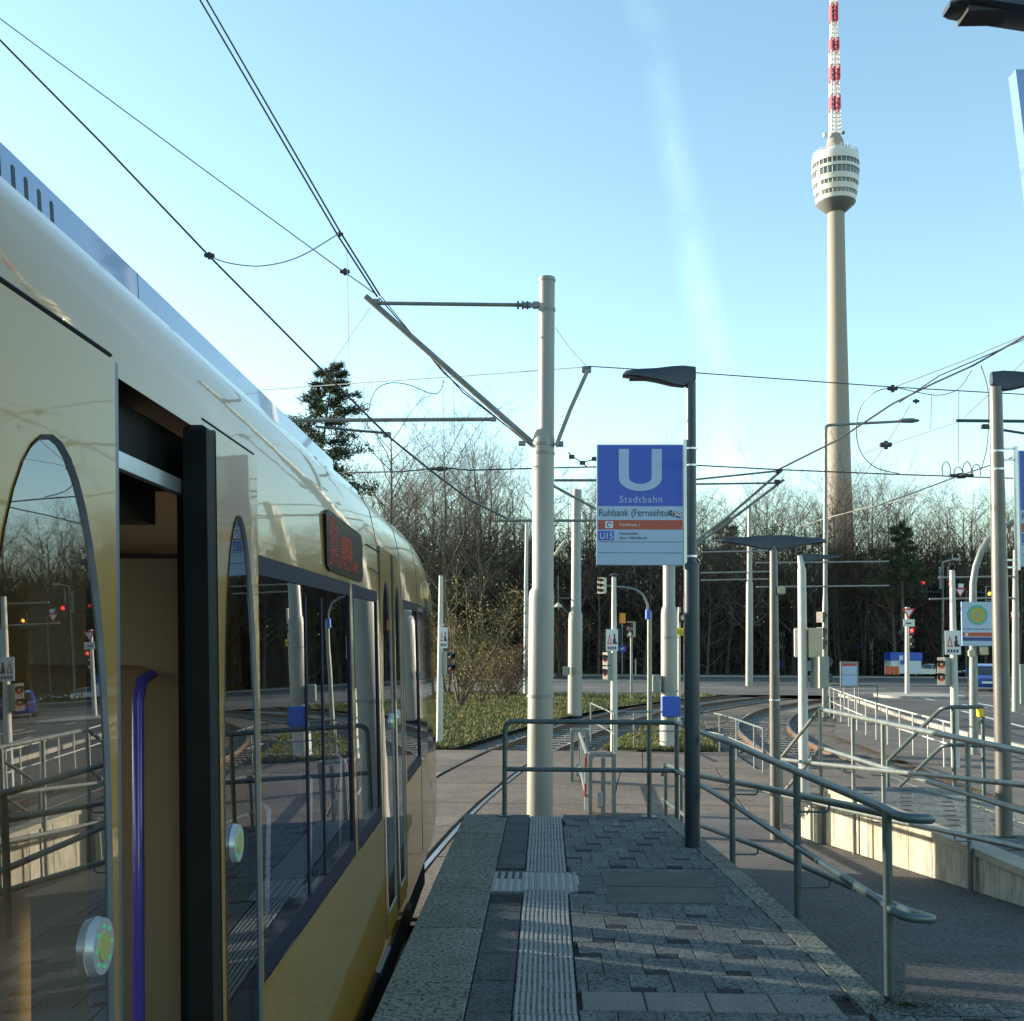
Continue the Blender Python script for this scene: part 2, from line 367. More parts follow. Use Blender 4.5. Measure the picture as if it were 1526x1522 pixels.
T2 = catmull([(6.1, -14, 0), (6.1, 0, 0), (6.05, 10, 0), (5.95, 20, 0), (5.95, 26.5, 0), (6.4, 32, 0), (7.6, 37, 0), (9.6, 42, 0), (12.8, 47.5, 0), (18, 53.5, 0), (26, 60, 0), (38, 67, 0)], 8)
def tx(T, Y):
    for a, b in zip(T, T[1:]):
        if a.y <= Y <= b.y: return a.x+(b.x-a.x)*(Y-a.y)/(b.y-a.y)
    return T[-1].x
t1 = lambda Y: tx(T1, Y); t2 = lambda Y: tx(T2, Y)
ys = [26, 29, 32, 35, 38, 41, 44, 47, 50, 52]
sheet('grass_verge', [(y, -60, t1(y)-1.75) for y in ys], -0.03, 'verge')
sheet('grass_verge', [(y, t1(y)+1.75, t2(y)-1.75) for y in (26, 28, 30, 32, 34)], -0.03, 'verge')
sheet('grass_verge', [(76, -90, 8), (84, -90, 8)], 0.01, 'verge')
sheet('grass_verge', [(105, -120, 90), (113, -120, 90)], 0.02, 'verge')
sheet('road', [(52, -120, 120), (76, -120, 140), (105, -140, 160)], 0.0, 'asphalt')
sheet('road', [(14, 11.6, 70), (30, 11.6, 80), (36, 11.9, 90), (52, 14, 110)], 0.0, 'asphalt')
sheet('footpath', [(4, 7.5, 11.4), (30, 7.9, 11.4), (36, 9.6, 11.7), (52, 13.6, 13.9)], -0.004, 'asphalt_path')
sheet('track_bed', [(y, t1(y)-1.75, t1(y)+1.75) for y in (-14, 0, 10, 23, 26, 29, 32, 35, 38, 41, 44, 47, 50, 52)], -0.15, 'ballast')
sheet('track_bed', [(y, t2(y)-1.55, t2(y)+1.7) for y in (-14, 0, 10, 20, 26, 29, 32, 35, 38, 41, 44)], -0.145, 'ballast')
sheet('track_bed', [(18, 6.6, 8.4), (22, 6.6, 8.4), (28, 6.9, 8.8), (36, 8.2, 9.7)], -0.10, 'ballast')
# kerbs along the roads
def kerb(name, pts, wdt=0.15, h=0.12, m='kerb'):
    mb = MB(); P = [Vector(p) for p in pts]
    for a, b in zip(P, P[1:]):
        d = (b-a); d.z = 0; d.normalize(); n = Vector((-d.y, d.x, 0))*wdt/2
        za, zb = zg(a.y), zg(b.y)
        vs = []
        for p, z in ((a, za), (b, zb)):
            for s, q in ((-1, z-0.2), (1, z-0.2), (1, z+h), (-1, z+h)): vs.append((p.x+n.x*s, p.y+n.y*s, q))
        mb.add(vs, [(0,1,2,3), (7,6,5,4), (0,4,5,1), (1,5,6,2), (2,6,7,3), (3,7,4,0)])
    return struct(mb.build(name, m, None, False))
kerb('kerb', [(11.5, 14, 0), (11.5, 30, 0), (11.8, 36, 0), (13.9, 51.6, 0)])
kerb('kerb', [(-60, 52, 0), (-20, 52, 0), (6, 52, 0)]); kerb('kerb', [(-90, 76, 0), (8, 76, 0), (8.6, 80, 0), (8, 84, 0), (-90, 84, 0)]); kerb('kerb', [(-140, 105, 0), (0, 105, 0), (90, 105, 0)])
# painted markings
def stripes(name, segs, wdt=0.14, dz=0.005):
    par = structure(name)
    for (ax, ay, bx, by) in segs:
        a, b = Vector((ax, ay, 0)), Vector((bx, by, 0)); d = (b-a).normalized(); n = Vector((-d.y, d.x, 0))*wdt/2
        k = max(1, int((b-a).length/4)); vs = []; fs = []
        for i in range(k+1):
            p = a+(b-a)*i/k
            for s in (-1, 1): vs.append((p.x+n.x*s, p.y+n.y*s, zg(p.y+n.y*s)+dz))
        for i in range(k): fs.append((2*i, 2*i+1, 2*i+3, 2*i+2))
        MB().add(vs, fs).build('marking', 'marking', par, False, fix=False)
stripes('road_markings', [(13.2, 22, 15.2, 40), (16.6, 32, 18, 46)] + [(20+0.02*y, y, 20+0.02*(y+3), y+3) for y in range(26, 50, 7)] + [(15.6+0.03*y, y, 15.6+0.03*(y+2.5), y+2.5) for y in range(24, 50, 6)]
        + [(x, 60+0.05*x, x+3, 60.15+0.05*x) for x in range(-40, 60, 8)] + [(x, 68, x+3.5, 68) for x in range(10, 60, 9)] + [(x, 94.5, x+4, 94.5) for x in range(-60, 60, 9)]
        + [(14.2, 55, 22, 57.4), (14.2, 55, 22, 53.2), (18, 64, 26, 63), (24, 72, 32, 71.6), (22, 78, 30, 78), (28, 84, 36, 84), (26, 56, 40, 58), (21.5, 40, 24.5, 40.2), (21.5, 44, 28, 44.2)], 0.17)
# traffic island
def island(x0, x1, y0, y1):
    n = 18; c = ((x0+x1)/2, (y0+y1)/2); P = [(c[0]+(x1-x0)/2*math.copysign(abs(math.cos(t))**0.6, math.cos(t)), c[1]+(y1-y0)/2*math.copysign(abs(math.sin(t))**0.6, math.sin(t))) for t in [2*math.pi*k/n for k in range(n)]]
    z = zg(c[1]); o = MB().prism(P, z-0.2, z+0.13, 'z').build('traffic_island', 'kerb'); return struct(o)
island(15.4, 19.2, 49.2, 52.3)

# ---- rails and sleepers
RAILP = [(-0.065, 0), (0.065, 0), (0.065, 0.015), (0.012, 0.03), (0.012, 0.10), (0.035, 0.115), (0.035, 0.14), (-0.035, 0.14), (-0.035, 0.115), (-0.012, 0.10), (-0.012, 0.03), (-0.065, 0.015)]
def track(T, label, y_sleep0, y_sleep1):
    t = thing('railway_track', label, 'rail track', (T[0].x, T[0].y, -1))
    for s in (-1, 1):
        secs = []; tops = []
        for i, p in enumerate(T):
            d = (T[min(i+1, len(T)-1)]-T[max(i-1, 0)]).normalized(); n = Vector((d.y, -d.x, 0)); c = p+n*(0.75*s); z = zg(p.y)-0.137
            secs.append([(c.x+n.x*a, c.y+n.y*a, z+b) for a, b in RAILP]); tops.append([(c.x+n.x*a, c.y+n.y*a, z+0.1405) for a in (-0.03, 0.03)])
        r = MB().loft(secs).build('rail', 'rust', t)
        MB().loft(tops, False).build('running_surface', 'rail_top', r, False)
    acc = 0.0; me = MB().tile(-1.2, 1.2, -0.12, 0.12, -0.06, 0.045, 0.015).mesh('sleeper'); me.materials.append(MAT['sleeper'])
    for a, b in zip(T, T[1:]):
        if a.y < y_sleep0 or a.y > y_sleep1: continue
        d = b-a; acc += d.length
        while acc > 0.62:
            acc -= 0.62; p = b-d.normalized()*acc
            inst('sleeper', me, Vector((p.x, p.y, zg(p.y)-0.155))-ORG[t.name], t, math.atan2(d.y, d.x)-math.pi/2)
    return t
track(T1, 'tram track with shiny rails curving right across the paved crossing past the yellow tram', 23, 51)
track(T2, 'rusty tram track in ballast beside the curved white fence', 19, 46)
# loose ballast stones: uncountable
mb = MB(); random.seed(3)
ico = [(0, 0, 1), (0.9, 0, 0.1), (0.1, 0.9, 0), (-0.9, 0.1, 0), (0, -0.9, 0.1)]
def stone(x, y, z, s):
    a = random.random()*6.28; ca, sa = math.cos(a)*s, math.sin(a)*s
    mb.add([(x+ca*p*random.uniform(.7, 1.2)-sa*q, y+sa*p+ca*q*random.uniform(.7, 1.2), z+r*s*random.uniform(.5, 1)) for p, q, r in ico], [(0, 1, 2), (0, 2, 3), (0, 3, 4), (0, 4, 1)])
for _ in range(9000):
    y = random.uniform(17, 38); x = t2(y)+random.uniform(-1.6, 2.9) if random.random() < 0.75 else t1(y)+random.uniform(-1.7, 1.7)
    if y < 23.5 and x < 3: continue
    stone(x, y, zg(y)-0.15, random.uniform(0.025, 0.06))
o = mb.build('ballast_stones', 'ballast_stone', None, False, fix=False); o['kind'] = 'stuff'; o['label'] = 'loose brown ballast stones around the tram rails'; o['category'] = 'ballast'

# ---- paved crossing behind the platform: slabs with open joints
cr = structure('level_crossing')
sheet_y0, sheet_y1 = 10.4, 25.4
MB().add([(-14, 10.3, -1.03), (7.4, 10.3, -1.03), (7.4, 25.4, -1.03), (-14, 25.4, -1.03)], [(0, 1, 2, 3)]).build('bedding', 'joint', cr, False, fix=False)
ye = [10.45, 13.3, 15.4, 17.5, 19.8, 22.3, 25.4]; random.seed(5)
for ya, yb in zip(ye, ye[1:]):
    off = 0.0
    xs = [-13, -9, -5.5]
    # slabs stop at the rails of the left track and start again
    def rail_x(y, s): return t1(y)+0.75*s
    bands = [(-13, None, -1), (None, None, 0), (None, 7.3, 1)]
    for k, (xl, xr, b) in enumerate(bands):
        def L(y): return xl if xl is not None else (rail_x(y, -1)+0.09 if b == 0 else rail_x(y, 1)+0.045)
        def Rg(y): return xr if xr is not None else (rail_x(y, -1)-0.045 if b == -1 else rail_x(y, 1)-0.09)
        if b == 1 and ya > 22: Rg = lambda y: min(7.3, t2(y)-1.6)
        n = 4 if b != 0 else 1
        for i in range(n):
            P = []
            for y, tt in ((ya+0.012, 0), (yb-0.012, 1)):
                a, c = L(y), Rg(y); w0 = a+(c-a)*i/n+0.008; w1 = a+(c-a)*(i+1)/n-0.008; P.append((w0, w1, y))
            ym = (ya+yb)/2
            vs = []
            for z, ins in ((-1.09, 0), (-1.008, 0), (-1.0, 0.008)):
                vs += [(P[0][0]+ins, P[0][2]+ins, z), (P[0][1]-ins, P[0][2]+ins, z), (P[1][1]-ins, P[1][2]-ins, z), (P[1][0]+ins, P[1][2]-ins, z)]
            fs = [(8, 9, 10, 11)]
            for q in range(2):
                for j in range(4): fs.append((q*4+j, q*4+(j+1) % 4, q*4+4+(j+1) % 4, q*4+4+j))
            MB().add(vs, fs).build('slab', 'crossing', cr, False)

# ================================================================== PLATFORMS
EDGE_L = -0.78
def edge_r(Y): return smooth_interp([(-20, 1.62), (5.2, 1.60), (6.8, 1.50), (8.5, 1.38), (10.42, 1.20)], Y)
Y_END = 10.42
pf = structure('platform')
P = [(EDGE_L+0.02, -14), (5.0, -14), (5.0, 5.08), (edge_r(5.08), 5.08)] + [(edge_r(y), y) for y in (5.2, 6.8, 8.5, Y_END)] + [(EDGE_L+0.02, Y_END)]
MB().prism(P, -1.1, -0.028, 'z').build('platform_base', 'joint', pf, False)
# coping along the tram side
me = MB().tile(0, 0.41, 0.004, 0.996, -0.12, 0.0, 0.006).mesh('coping_slab', smooth=False); me.materials.append(MAT['coping'])
y = 1.42
while y < Y_END-0.5: inst('coping_slab', me, (EDGE_L, y, 0.0), pf); y += 1.0
# dark strip of square slabs between coping and the ribbed tiles
me = MB().tile(-0.364, -0.156, 0.003, 0.447, -0.10, -0.001, 0.005).mesh('paving_slab', smooth=False); me.materials.append(MAT['paver_strip'])
y = 1.42
while y < Y_END-0.4:
    if not (7.0 < y < 7.62): inst('paving_slab', me, (0, y, 0), pf)
    y += 0.45
inst('paving_slab', me, (0, 7.96, 0), pf, 0, (1, .22, 1)); inst('paving_slab', me, (0, 7.0, 0), pf, 0, (1, .75, 1))
# ribbed guidance tiles
def tactile(wd, dp, ribs):
    mb = MB().box(0, wd, 0, dp, -0.08, -0.0045)
    rb = MB(); p = wd/ribs
    for i in range(ribs): rb.tile(p*i+p*0.22, p*(i+1)-p*0.22, 0.004, dp-0.004, -0.008, 0.002, 0.0015)
    a = mb.mesh('tactile_tile', smooth=False); a.materials.append(MAT['tactile_grime']); b = rb.mesh('ribs', smooth=False); b.materials.append(MAT['tactile']); return a, b
ta, tb = tactile(0.296, 0.296, 11)
y = 1.7
while y < Y_END-0.1:
    if y < 7.35 or y > 7.92:
        o = inst('tactile_tile', ta, (-0.148+random.uniform(-.002, .002), y, 0), pf); inst('ribs', tb, (0, 0, 0), o)
    y += 0.3
    if 7.1 < y < 7.4: y = 7.94
ta2, tb2 = tactile(0.305, 0.56, 6)
MAT['tactile2'] = mat('tactile_light', (0.42, 0.43, 0.43), 0.85, 0, 0.15, 9, 0.4, 90); ta2.materials.clear(); ta2.materials.append(MAT['tactile2']); ta2.name = 'tactile_wide'
for x in (-0.385, -0.075):
    o = inst('tactile_tile', ta2, (x, 7.37, 0), pf); inst('ribs', tb2, (0, 0, 0), o)
# shifted paving blocks with small dark fillers
BW, BD = 0.21, 0.28
def paved(parent, xl, xr, y0, y1, skip, dx=0.0, name='paver', limit=10**6, clip=None):
    cache = {}; cnt = 0; r = 0; y = y0
    random.seed(11)
    def blk(x0, x1, ya, yb, m, dz=0.0):
        nonlocal cnt
        key = (round(x1-x0, 3), round(yb-ya, 3), m)
        if key not in cache:
            me = MB().tile(0.0018, x1-x0-0.0018, 0.0018, yb-ya-0.0018, -0.07, 0.0, 0.003).mesh(name, smooth=False); me.materials.append(MAT[m]); cache[key] = me
        inst(name, cache[key], (x0, ya, dz), parent); cnt += 1
    def x_of(e, dx, r): return e
    def lblk(x0, x1, ya, dz):
        nonlocal cnt
        if 'L' not in cache:
            g = 0.0018; O = [(g, 0.08+g), (0.12+g, 0.08+g), (0.12+g, g), (0.21-g, g), (0.21-g, BD-g), (g, BD-g)]; b = 0.003
            I = [(g+b, 0.08+g+b), (0.12+g+b, 0.08+g+b), (0.12+g+b, g+b), (0.21-g-b, g+b), (0.21-g-b, BD-g-b), (g+b, BD-g-b)]
            vs = [(*p, -0.07) for p in O]+[(*p, -b) for p in O]+[(*p, 0) for p in I]; fs = [(12, 13, 14, 15, 16, 17)]
            for q in range(2):
                for j in range(6): fs.append((q*6+j, q*6+(j+1) % 6, q*6+6+(j+1) % 6, q*6+6+j))
            me = MB().add(vs, fs).mesh(name, smooth=False); me.materials.append(MAT['paver']); cache['L'] = me
        inst(name, cache['L'], (x0, ya, dz), parent); cnt += 1
    while y < y1:
        a, b = xl(y+BD/2), xr(y+BD/2); x = a - ((a - dx - 0.09*r) % 0.42) - 0.42; k = 0
        edges = []
        while x < b:
            for (u0, u1, m) in ((0, 0.21, 'f'), (0.21, 0.42, 'p')):
                edges.append((x+u0, x+u1, m))
            x += 0.42
        for (e0, e1, m) in edges:
            e0, e1 = max(e0, a), min(e1, b)
            if e1-e0 < 0.03: continue
            mx, my = (e0+e1)/2, y+BD/2
            if skip(mx, my): continue
            dz = -random.uniform(0, 0.003)
            if m == 'f':
                c = e0+max(0.02, 0.105-(e0-(x_of(e0, dx, r))))
                if e1-e0 < 0.205 or c > e1-0.03: blk(e0, e1, y, y+BD, 'paver', dz)
                else: lblk(e0, e1, y, dz); blk(e0, e0+0.118, y, y+0.078, 'paver_dark', dz-0.001)
            else: blk(e0, e1, y, y+BD, 'paver', dz)
        y += BD; r += 1
    return cnt
def skip_l(x, y):
    if 0.36 < x < 1.22 and 7.02 < y < 8.06: return True
    if 0.16 < x < 1.40 and 5.06 < y < 5.32: return True
    if y > 7.35 and y < 7.95 and x < 0.26: return True
    return False
xr_l = lambda y: edge_r(y)-0.13
n1 = paved(pf, lambda y: 0.155, xr_l, 3.105, 5.06, skip_l)
n1 += paved(pf, lambda y: 0.155, xr_l, 5.33, Y_END-0.25, skip_l)
# edge blocks along the ramp
def quad_block(name, m, P, parent, z0=-0.08, z1=0.0, b=0.004):
    c = Vector((sum(p[0] for p in P)/4, sum(p[1] for p in P)/4)); vs = []
    for z, k in ((z0, 0), (z1-b, 0), (z1, b)):
        for p in P: d = (c-Vector(p[:2])); d = d.normalized()*k*1.4; vs.append((p[0]+d.x, p[1]+d.y, z))
    fs = [(8, 9, 10, 11)]
    for q in range(2):
        for j in range(4): fs.append((q*4+j, q*4+(j+1) % 4, q*4+4+(j+1) % 4, q*4+4+j))
    return MB().add(vs, fs).build(name, m, parent, False)
y = 5.10
while y < Y_END-0.02:
    yb = min(y+0.5, Y_END); quad_block('edge_block', 'coping', [(edge_r(y)-0.125, y+0.003), (edge_r(y)+0.03, y+0.003), (edge_r(yb)+0.03, yb-0.003), (edge_r(yb)-0.125, yb-0.003)], pf, -0.2, 0.001); y += 0.5
x = 0.16
while x < 1.02: quad_block('edge_block', 'paver_strip', [(x+0.003, Y_END-0.24), (min(x+0.3, 1.08)-0.003, Y_END-0.24), (min(x+0.3, 1.08)-0.003, Y_END+0.01), (x+0.003, Y_END+0.01)], pf, -0.2, 0.0); x += 0.3
# pale slab row and access covers
x = 0.17
for i in range(4): quad_block('pale_slab', 'paver_light', [(x+0.003, 5.07), (x+0.297, 5.07), (x+0.297, 5.325), (x+0.003, 5.325)], pf, -0.06, 0.001); x += 0.30
for (a, b) in ((7.08, 7.51), (7.535, 7.98)): quad_block('access_cover', 'cover', [(0.40, a), (1.18, a), (1.15, b), (0.40, b)], pf, -0.06, -0.001)
quad_block('cover_rim', 'paver', [(0.17, 6.98), (1.36, 6.98), (1.30, 8.12), (0.17, 8.12)], pf, -0.06, -0.007)
# pavers joining the two platforms in front of the ramp
n2 = paved(pf, lambda y: 1.50, lambda y: 4.4, 3.0+0.006, 5.0, lambda x, y: y < 4.3)
# the ramp between the platforms
def zr(Y): return 0.0 if Y < 5.08 else max(-1.0, -0.012-(Y-5.08)*0.0855)
def wall_x(Y): return smooth_interp([(-20, 3.75), (6, 3.70), (8.15, 3.58), (10, 3.42), (12.4, 3.22), (17, 3.05)], Y)
vs = []; fs = []; yy = [5.06, 6, 7, 8, 9, 10, 11, 12, 13, 14, 15, 16, 16.7]
for y in yy: vs += [(min(edge_r(min(y, Y_END))+0.02, 1.7), y, zr(y)+0.001), (wall_x(y)+0.02, y, zr(y)+0.001)]
for i in range(len(yy)-1): fs.append((2*i, 2*i+1, 2*i+3, 2*i+2))
struct(MB().add(vs, fs).build('ramp', 'asphalt_ramp', None, False, fix=False))
# platform side wall towards the ramp
vs = []; fs = []
for y in (5.1, 6.8, 8.5, Y_END): vs += [(edge_r(y)+0.012, y, -1.1), (edge_r(y)+0.012, y, -0.05)]
for i in range(3): fs.append((2*i, 2*i+1, 2*i+3, 2*i+2))
MB().add(vs, fs).build('side_wall', 'wall_cap', pf, False)
# right-hand platform
Y_END2 = 12.6
pr = structure('platform'); EDGE_R = lambda y: smooth_interp([(-20, 4.95), (10.85, 4.84), (12.8, 4.66)], y)
MB().prism([(wall_x(y)+0.05, y) for y in (Y_END2, 10, 8.15, 6, 5.0)] + [(5.0, 5.0), (5.0, -14), (4.95, 5.0)][:1] + [(EDGE_R(y), y) for y in (10.85, Y_END2)], -1.1, -0.028, 'z').build('platform_base', 'joint', pr, False)
n3 = paved(pr, lambda y: wall_x(y)+0.20, lambda y: EDGE_R(y)-0.42, 6.4, Y_END2-0.05, lambda x, y: False)
y = 4.0
while y < Y_END2-0.1:
    yb = min(y+1.0, Y_END2); quad_block('coping_slab', 'coping', [(EDGE_R(y)-0.41, y+0.004), (EDGE_R(y), y+0.004), (EDGE_R(yb), yb-0.004), (EDGE_R(yb)-0.41, yb-0.004)], pr, -0.12, 0.0); y += 1.0
print('pavers', n1, n2, n3)
# steps down from its far end
st = structure('steps')
for i in range(6): MB().tile(3.12, 4.66, Y_END2+0.30*i, Y_END2+0.30*(i+1)-0.002, -1.1, -0.166*(i+1)+0.0, 0.006).build('step', 'wall_cap', st, False)
# retaining wall of upright concrete panels
rw = thing('retaining_wall', 'low pale concrete panel wall along the sloping ramp', 'wall', (wall_x(9), 9, -0.5))
y = 5.2
while y < 15.2:
    ln = 0.92 if y < 9.6 else 0.5
    ya, yb = y+0.006, y+ln-0.006; top = -0.055 if y < Y_END2-0.2 else -0.055-(y-Y_END2+0.3)*0.55
    xa, xb = wall_x(ya), wall_x(yb)
    zb = min(zr(ya), zr(yb))-0.15
    MB().loft([[(xa, ya, zb), (xb, yb, zb), (xb+0.09, yb, zb), (xa+0.09, ya, zb)], [(xa, ya, top), (xb, yb, top), (xb+0.09, yb, top), (xa+0.09, ya, top)]]).build('panel', 'wall_panel', rw, False)
    y += ln
y = 5.2
while y < Y_END2-0.1:
    yb = min(y+1.2, Y_END2)
    quad_block('coping_stone', 'wall_cap', [(wall_x(y)-0.025, y+0.003), (wall_x(y)+0.195, y+0.003), (wall_x(yb)+0.195, yb-0.003), (wall_x(yb)-0.025, yb-0.003)], rw, -0.053, 0.004); y += 1.2

# ================================================================== TRAM (local frame: side wall at x = 0, y forward, z = 0 at platform level)
tram = thing('tram', 'yellow light rail tram standing at the platform with one door open', 'tram', (-0.73, 0, 0), math.atan(0.03))
W = 2.65
PROF = [(-0.035, -0.16), (-0.004, 0.02), (0, 0.70), (-0.005, 1.965), (-0.012, 2.235), (-0.030, 2.335), (-0.05, 2.43), (-0.095, 2.505), (-0.175, 2.56), (-0.33, 2.595), (-0.60, 2.61), (-W/2, 2.61)]
NOSE = [(-9, 0, 0), (8.55, 0, 0), (9.2, 0.0, 0.03), (9.9, 0.01, 0.10), (10.5, 0.03, 0.2), (11.0, 0.09, 0.34), (11.3, 0.22, 0.55), (11.5, 0.50, 0.85)]   # y, side inset, roof drop
def station(y):
    return smooth_interp([(a, b) for a, b, c in NOSE], y), smooth_interp([(a, c) for a, b, c in NOSE], y)
def sp(i, y, side=1):
    ins, drop = station(y); x, z = PROF[i]
    if z > 1.9: z = z - drop*min(1, (z-1.9)/0.7+0.25)
    x = x*(1-ins/1.325) - ins
    return (x, y, z) if side > 0 else (-W-x, y, z)
YN = [8.55, 8.9, 9.2, 9.55, 9.9, 10.2, 10.5, 10.75, 11.0, 11.15, 11.3, 11.4, 11.5]
def body_grid(openings, ys, rows, name, m, side=1):
    mb = MB(); n = len(rows)
    for a, b in zip(ys, ys[1:]):
        for r0, r1 in zip(rows, rows[1:]):
            ym = (a+b)/2; zm = (PROF[r0][1]+PROF[r1][1])/2
            if any(o[0] < ym < o[1] and o[2] < zm < o[3] for o in openings): continue
            mb.add([sp(r0, a, side), sp(r0, b, side), sp(r1, b, side), sp(r1, a, side)], [(0, 1, 2, 3)])
    me = mb
    bm = bmesh.new(); vmap = {}
    for f in mb.f:
        vv = []
        for i in f:
            k = tuple(round(c, 5) for c in mb.v[i])
            if k not in vmap: vmap[k] = bm.verts.new(k)
            vv.append(vmap[k])
        bm.faces.new(vv)
    m2 = bpy.data.meshes.new(name); bmesh.ops.recalc_face_normals(bm, faces=bm.faces); bm.to_mesh(m2); bm.free()
    m2.polygons.foreach_set('use_smooth', [True]*len(m2.polygons)); m2.set_sharp_from_angle(angle=R(30)); m2.materials.append(MAT[m])
    o = bpy.data.objects.new(name, m2); COL.objects.link(o); o.parent = tram; ORG[o.name] = Vector((0, 0, 0)); return o
DOORS = [(1.675, 2.795, 0, 2.2), (6.15, 7.27, 0, 2.2), (-3.9, -2.8, 0, 2.2)]
WINS = [(3.17, 5.02, 0.7, 1.965), (5.10, 6.02, 0.7, 1.965), (7.42, 8.50, 0.7, 1.965), (-2.6, -0.7, 0.7, 1.965), (-0.6, 1.25, 0.7, 1.965), (-6.2, -4.1, 0.7, 1.965)]
NOSEWIN = [(8.62, 11.4, 0.7, 1.965)]
ysr = sorted(set([-9, 8.55] + [v for o in DOORS+WINS for v in o[:2]] + YN))
ops_r = [(a, b, 0.0, 2.2) for a, b, c, d in DOORS] + WINS + [(8.55, 11.5, 0.7, 1.965)]
body_grid(ops_r, ysr, list(range(len(PROF))), 'body_shell', 'tram_yellow', 1)
WINL = [(-8.5, -6.6, .7, 1.965), (-6.5, -4.4, .7, 1.965), (-3.3, -1.5, .7, 1.965), (-1.4, 0.4, .7, 1.965), (0.5, 2.3, .7, 1.965), (2.4, 4.3, .7, 1.965), (4.4, 6.0, .7, 1.965), (6.15, 7.3, .7, 1.965), (7.42, 8.5, .7, 1.965)]
DL = [(1.675, 2.795, 0.02, 1.93), (6.15, 7.27, 0.02, 1.93)]
ysl = sorted(set([-9, 8.55] + [v for o in WINL for v in o[:2]] + YN))
bs = body_grid(WINL+[(8.55, 11.5, 0.7, 1.965)], ysl, list(range(len(PROF))), 'body_shell', 'tram_yellow', -1)
# nose glazing wraps round the cab on both sides and the front
for s in (1, -1):
    mb = MB()
    for a, b in zip(YN, YN[1:]): mb.add([sp(2, a, s), sp(2, b, s), sp(3, b, s), sp(3, a, s)], [(0, 1, 2, 3)])
    mb.build('cab_window', 'cab_glass', tram, True, True)
mb = MB(); A = [sp(i, 11.5, 1) for i in range(len(PROF))]; B = [sp(i, 11.5, -1) for i in range(len(PROF))]
mb.add(A+B[::-1], [tuple(range(2*len(PROF)))]); mb.build('front_panel', 'frame_dark', tram, False, True)
mb = MB()                                      # roof skin, floor and ends
mb.box(-W+0.09, -0.09, -9, 8.4, -0.06, -0.001); mb.build('floor', 'floor_grey', tram, False, True)
MB().box(-W+0.12, -0.12, -9, 8.4, 2.34, 2.36).build('ceiling', 'interior', tram, False, True)
MB().box(-W+0.05, -0.05, -9.02, -9.0, -0.1, 2.5).build('end_wall', 'interior', tram, False, True)
MB().box(-W+0.1, -0.1, 8.30, 8.34, 0.0, 2.33).build('cab_wall', 'interior_dark', tram, False, True)
MB().box(-W+0.35, -0.35, -8.5, 9.6, -0.85, -0.10).build('underframe', 'underframe', tram, False, True)
MB().box(-W+0.06, -0.06, -9, 9.3, -0.40, -0.165).build('skirt', 'underframe', tram, False, True)
for yc in (-5.5, -3.8, 5.2, 7.0):
    for x in (-0.62, -W+0.62):
        wh = MB(); prof = [(0.0, -0.06), (0.30, -0.06), (0.33, -0.04), (0.33, 0.05), (0.30, 0.06), (0.0, 0.06)]
        vs = []
        for r, z in prof:
            for k in range(20): t = 2*math.pi*k/20; vs.append((x+z, yc+r*math.cos(t), -0.67+r*math.sin(t)))
        fs = [(i*20+k, i*20+(k+1) % 20, (i+1)*20+(k+1) % 20, (i+1)*20+k) for i in range(5) for k in range(20)]
        wh.add(vs, fs).build('wheel', 'rust', tram, True, True)
MB().box(-0.34, -0.02, 7.55, 7.75, -0.30, -0.19).build('step_bracket', 'rust', tram, False, True)
for yc, ln in ((4.55, 0.07), (5.9, 0.5)): MB().box(-0.04, -0.012, yc, yc+ln, -0.13, -0.105).build('sill_strip', 'frame_silver', tram, False, True)
# side windows: dark frame, pane
def window(y0, y1, z0, z1, side=1, glass='tram_glass'):
    x = -0.004 if side > 0 else -W+0.004; s = side; fr = MB(); t = 0.035
    for (a, b, c, d) in ((y0, y1, z1-0.06, z1), (y0, y1, z0, z0+0.075), (y0, y0+t, z0+0.075, z1-0.06), (y1-t, y1, z0+0.075, z1-0.06)):
        fr.box(min(x, x-0.04*s), max(x, x-0.04*s), a, b, c, d)
    f = fr.build('window_frame', 'frame_dark', tram, False, True)
    xx = x-0.008*s
    p = MB().add([(xx, y0+t, z0+0.075), (xx, y1-t, z0+0.075), (xx, y1-t, z1-0.06), (xx, y0+t, z1-0.06)], [(0, 1, 2, 3)]).build('pane', glass, f, False, True, fix=False)
for (a, b, c, d) in WINS: window(a, b, c, d)
for (a, b, c, d) in WINL: window(a, b, c, d, -1, 'tram_glass_far')
for yv in (3.95, 4.28): MB().box(-0.03, -0.008, yv, yv+0.028, 0.775, 1.87).build('window_bar', 'frame_dark', tram, False, True)
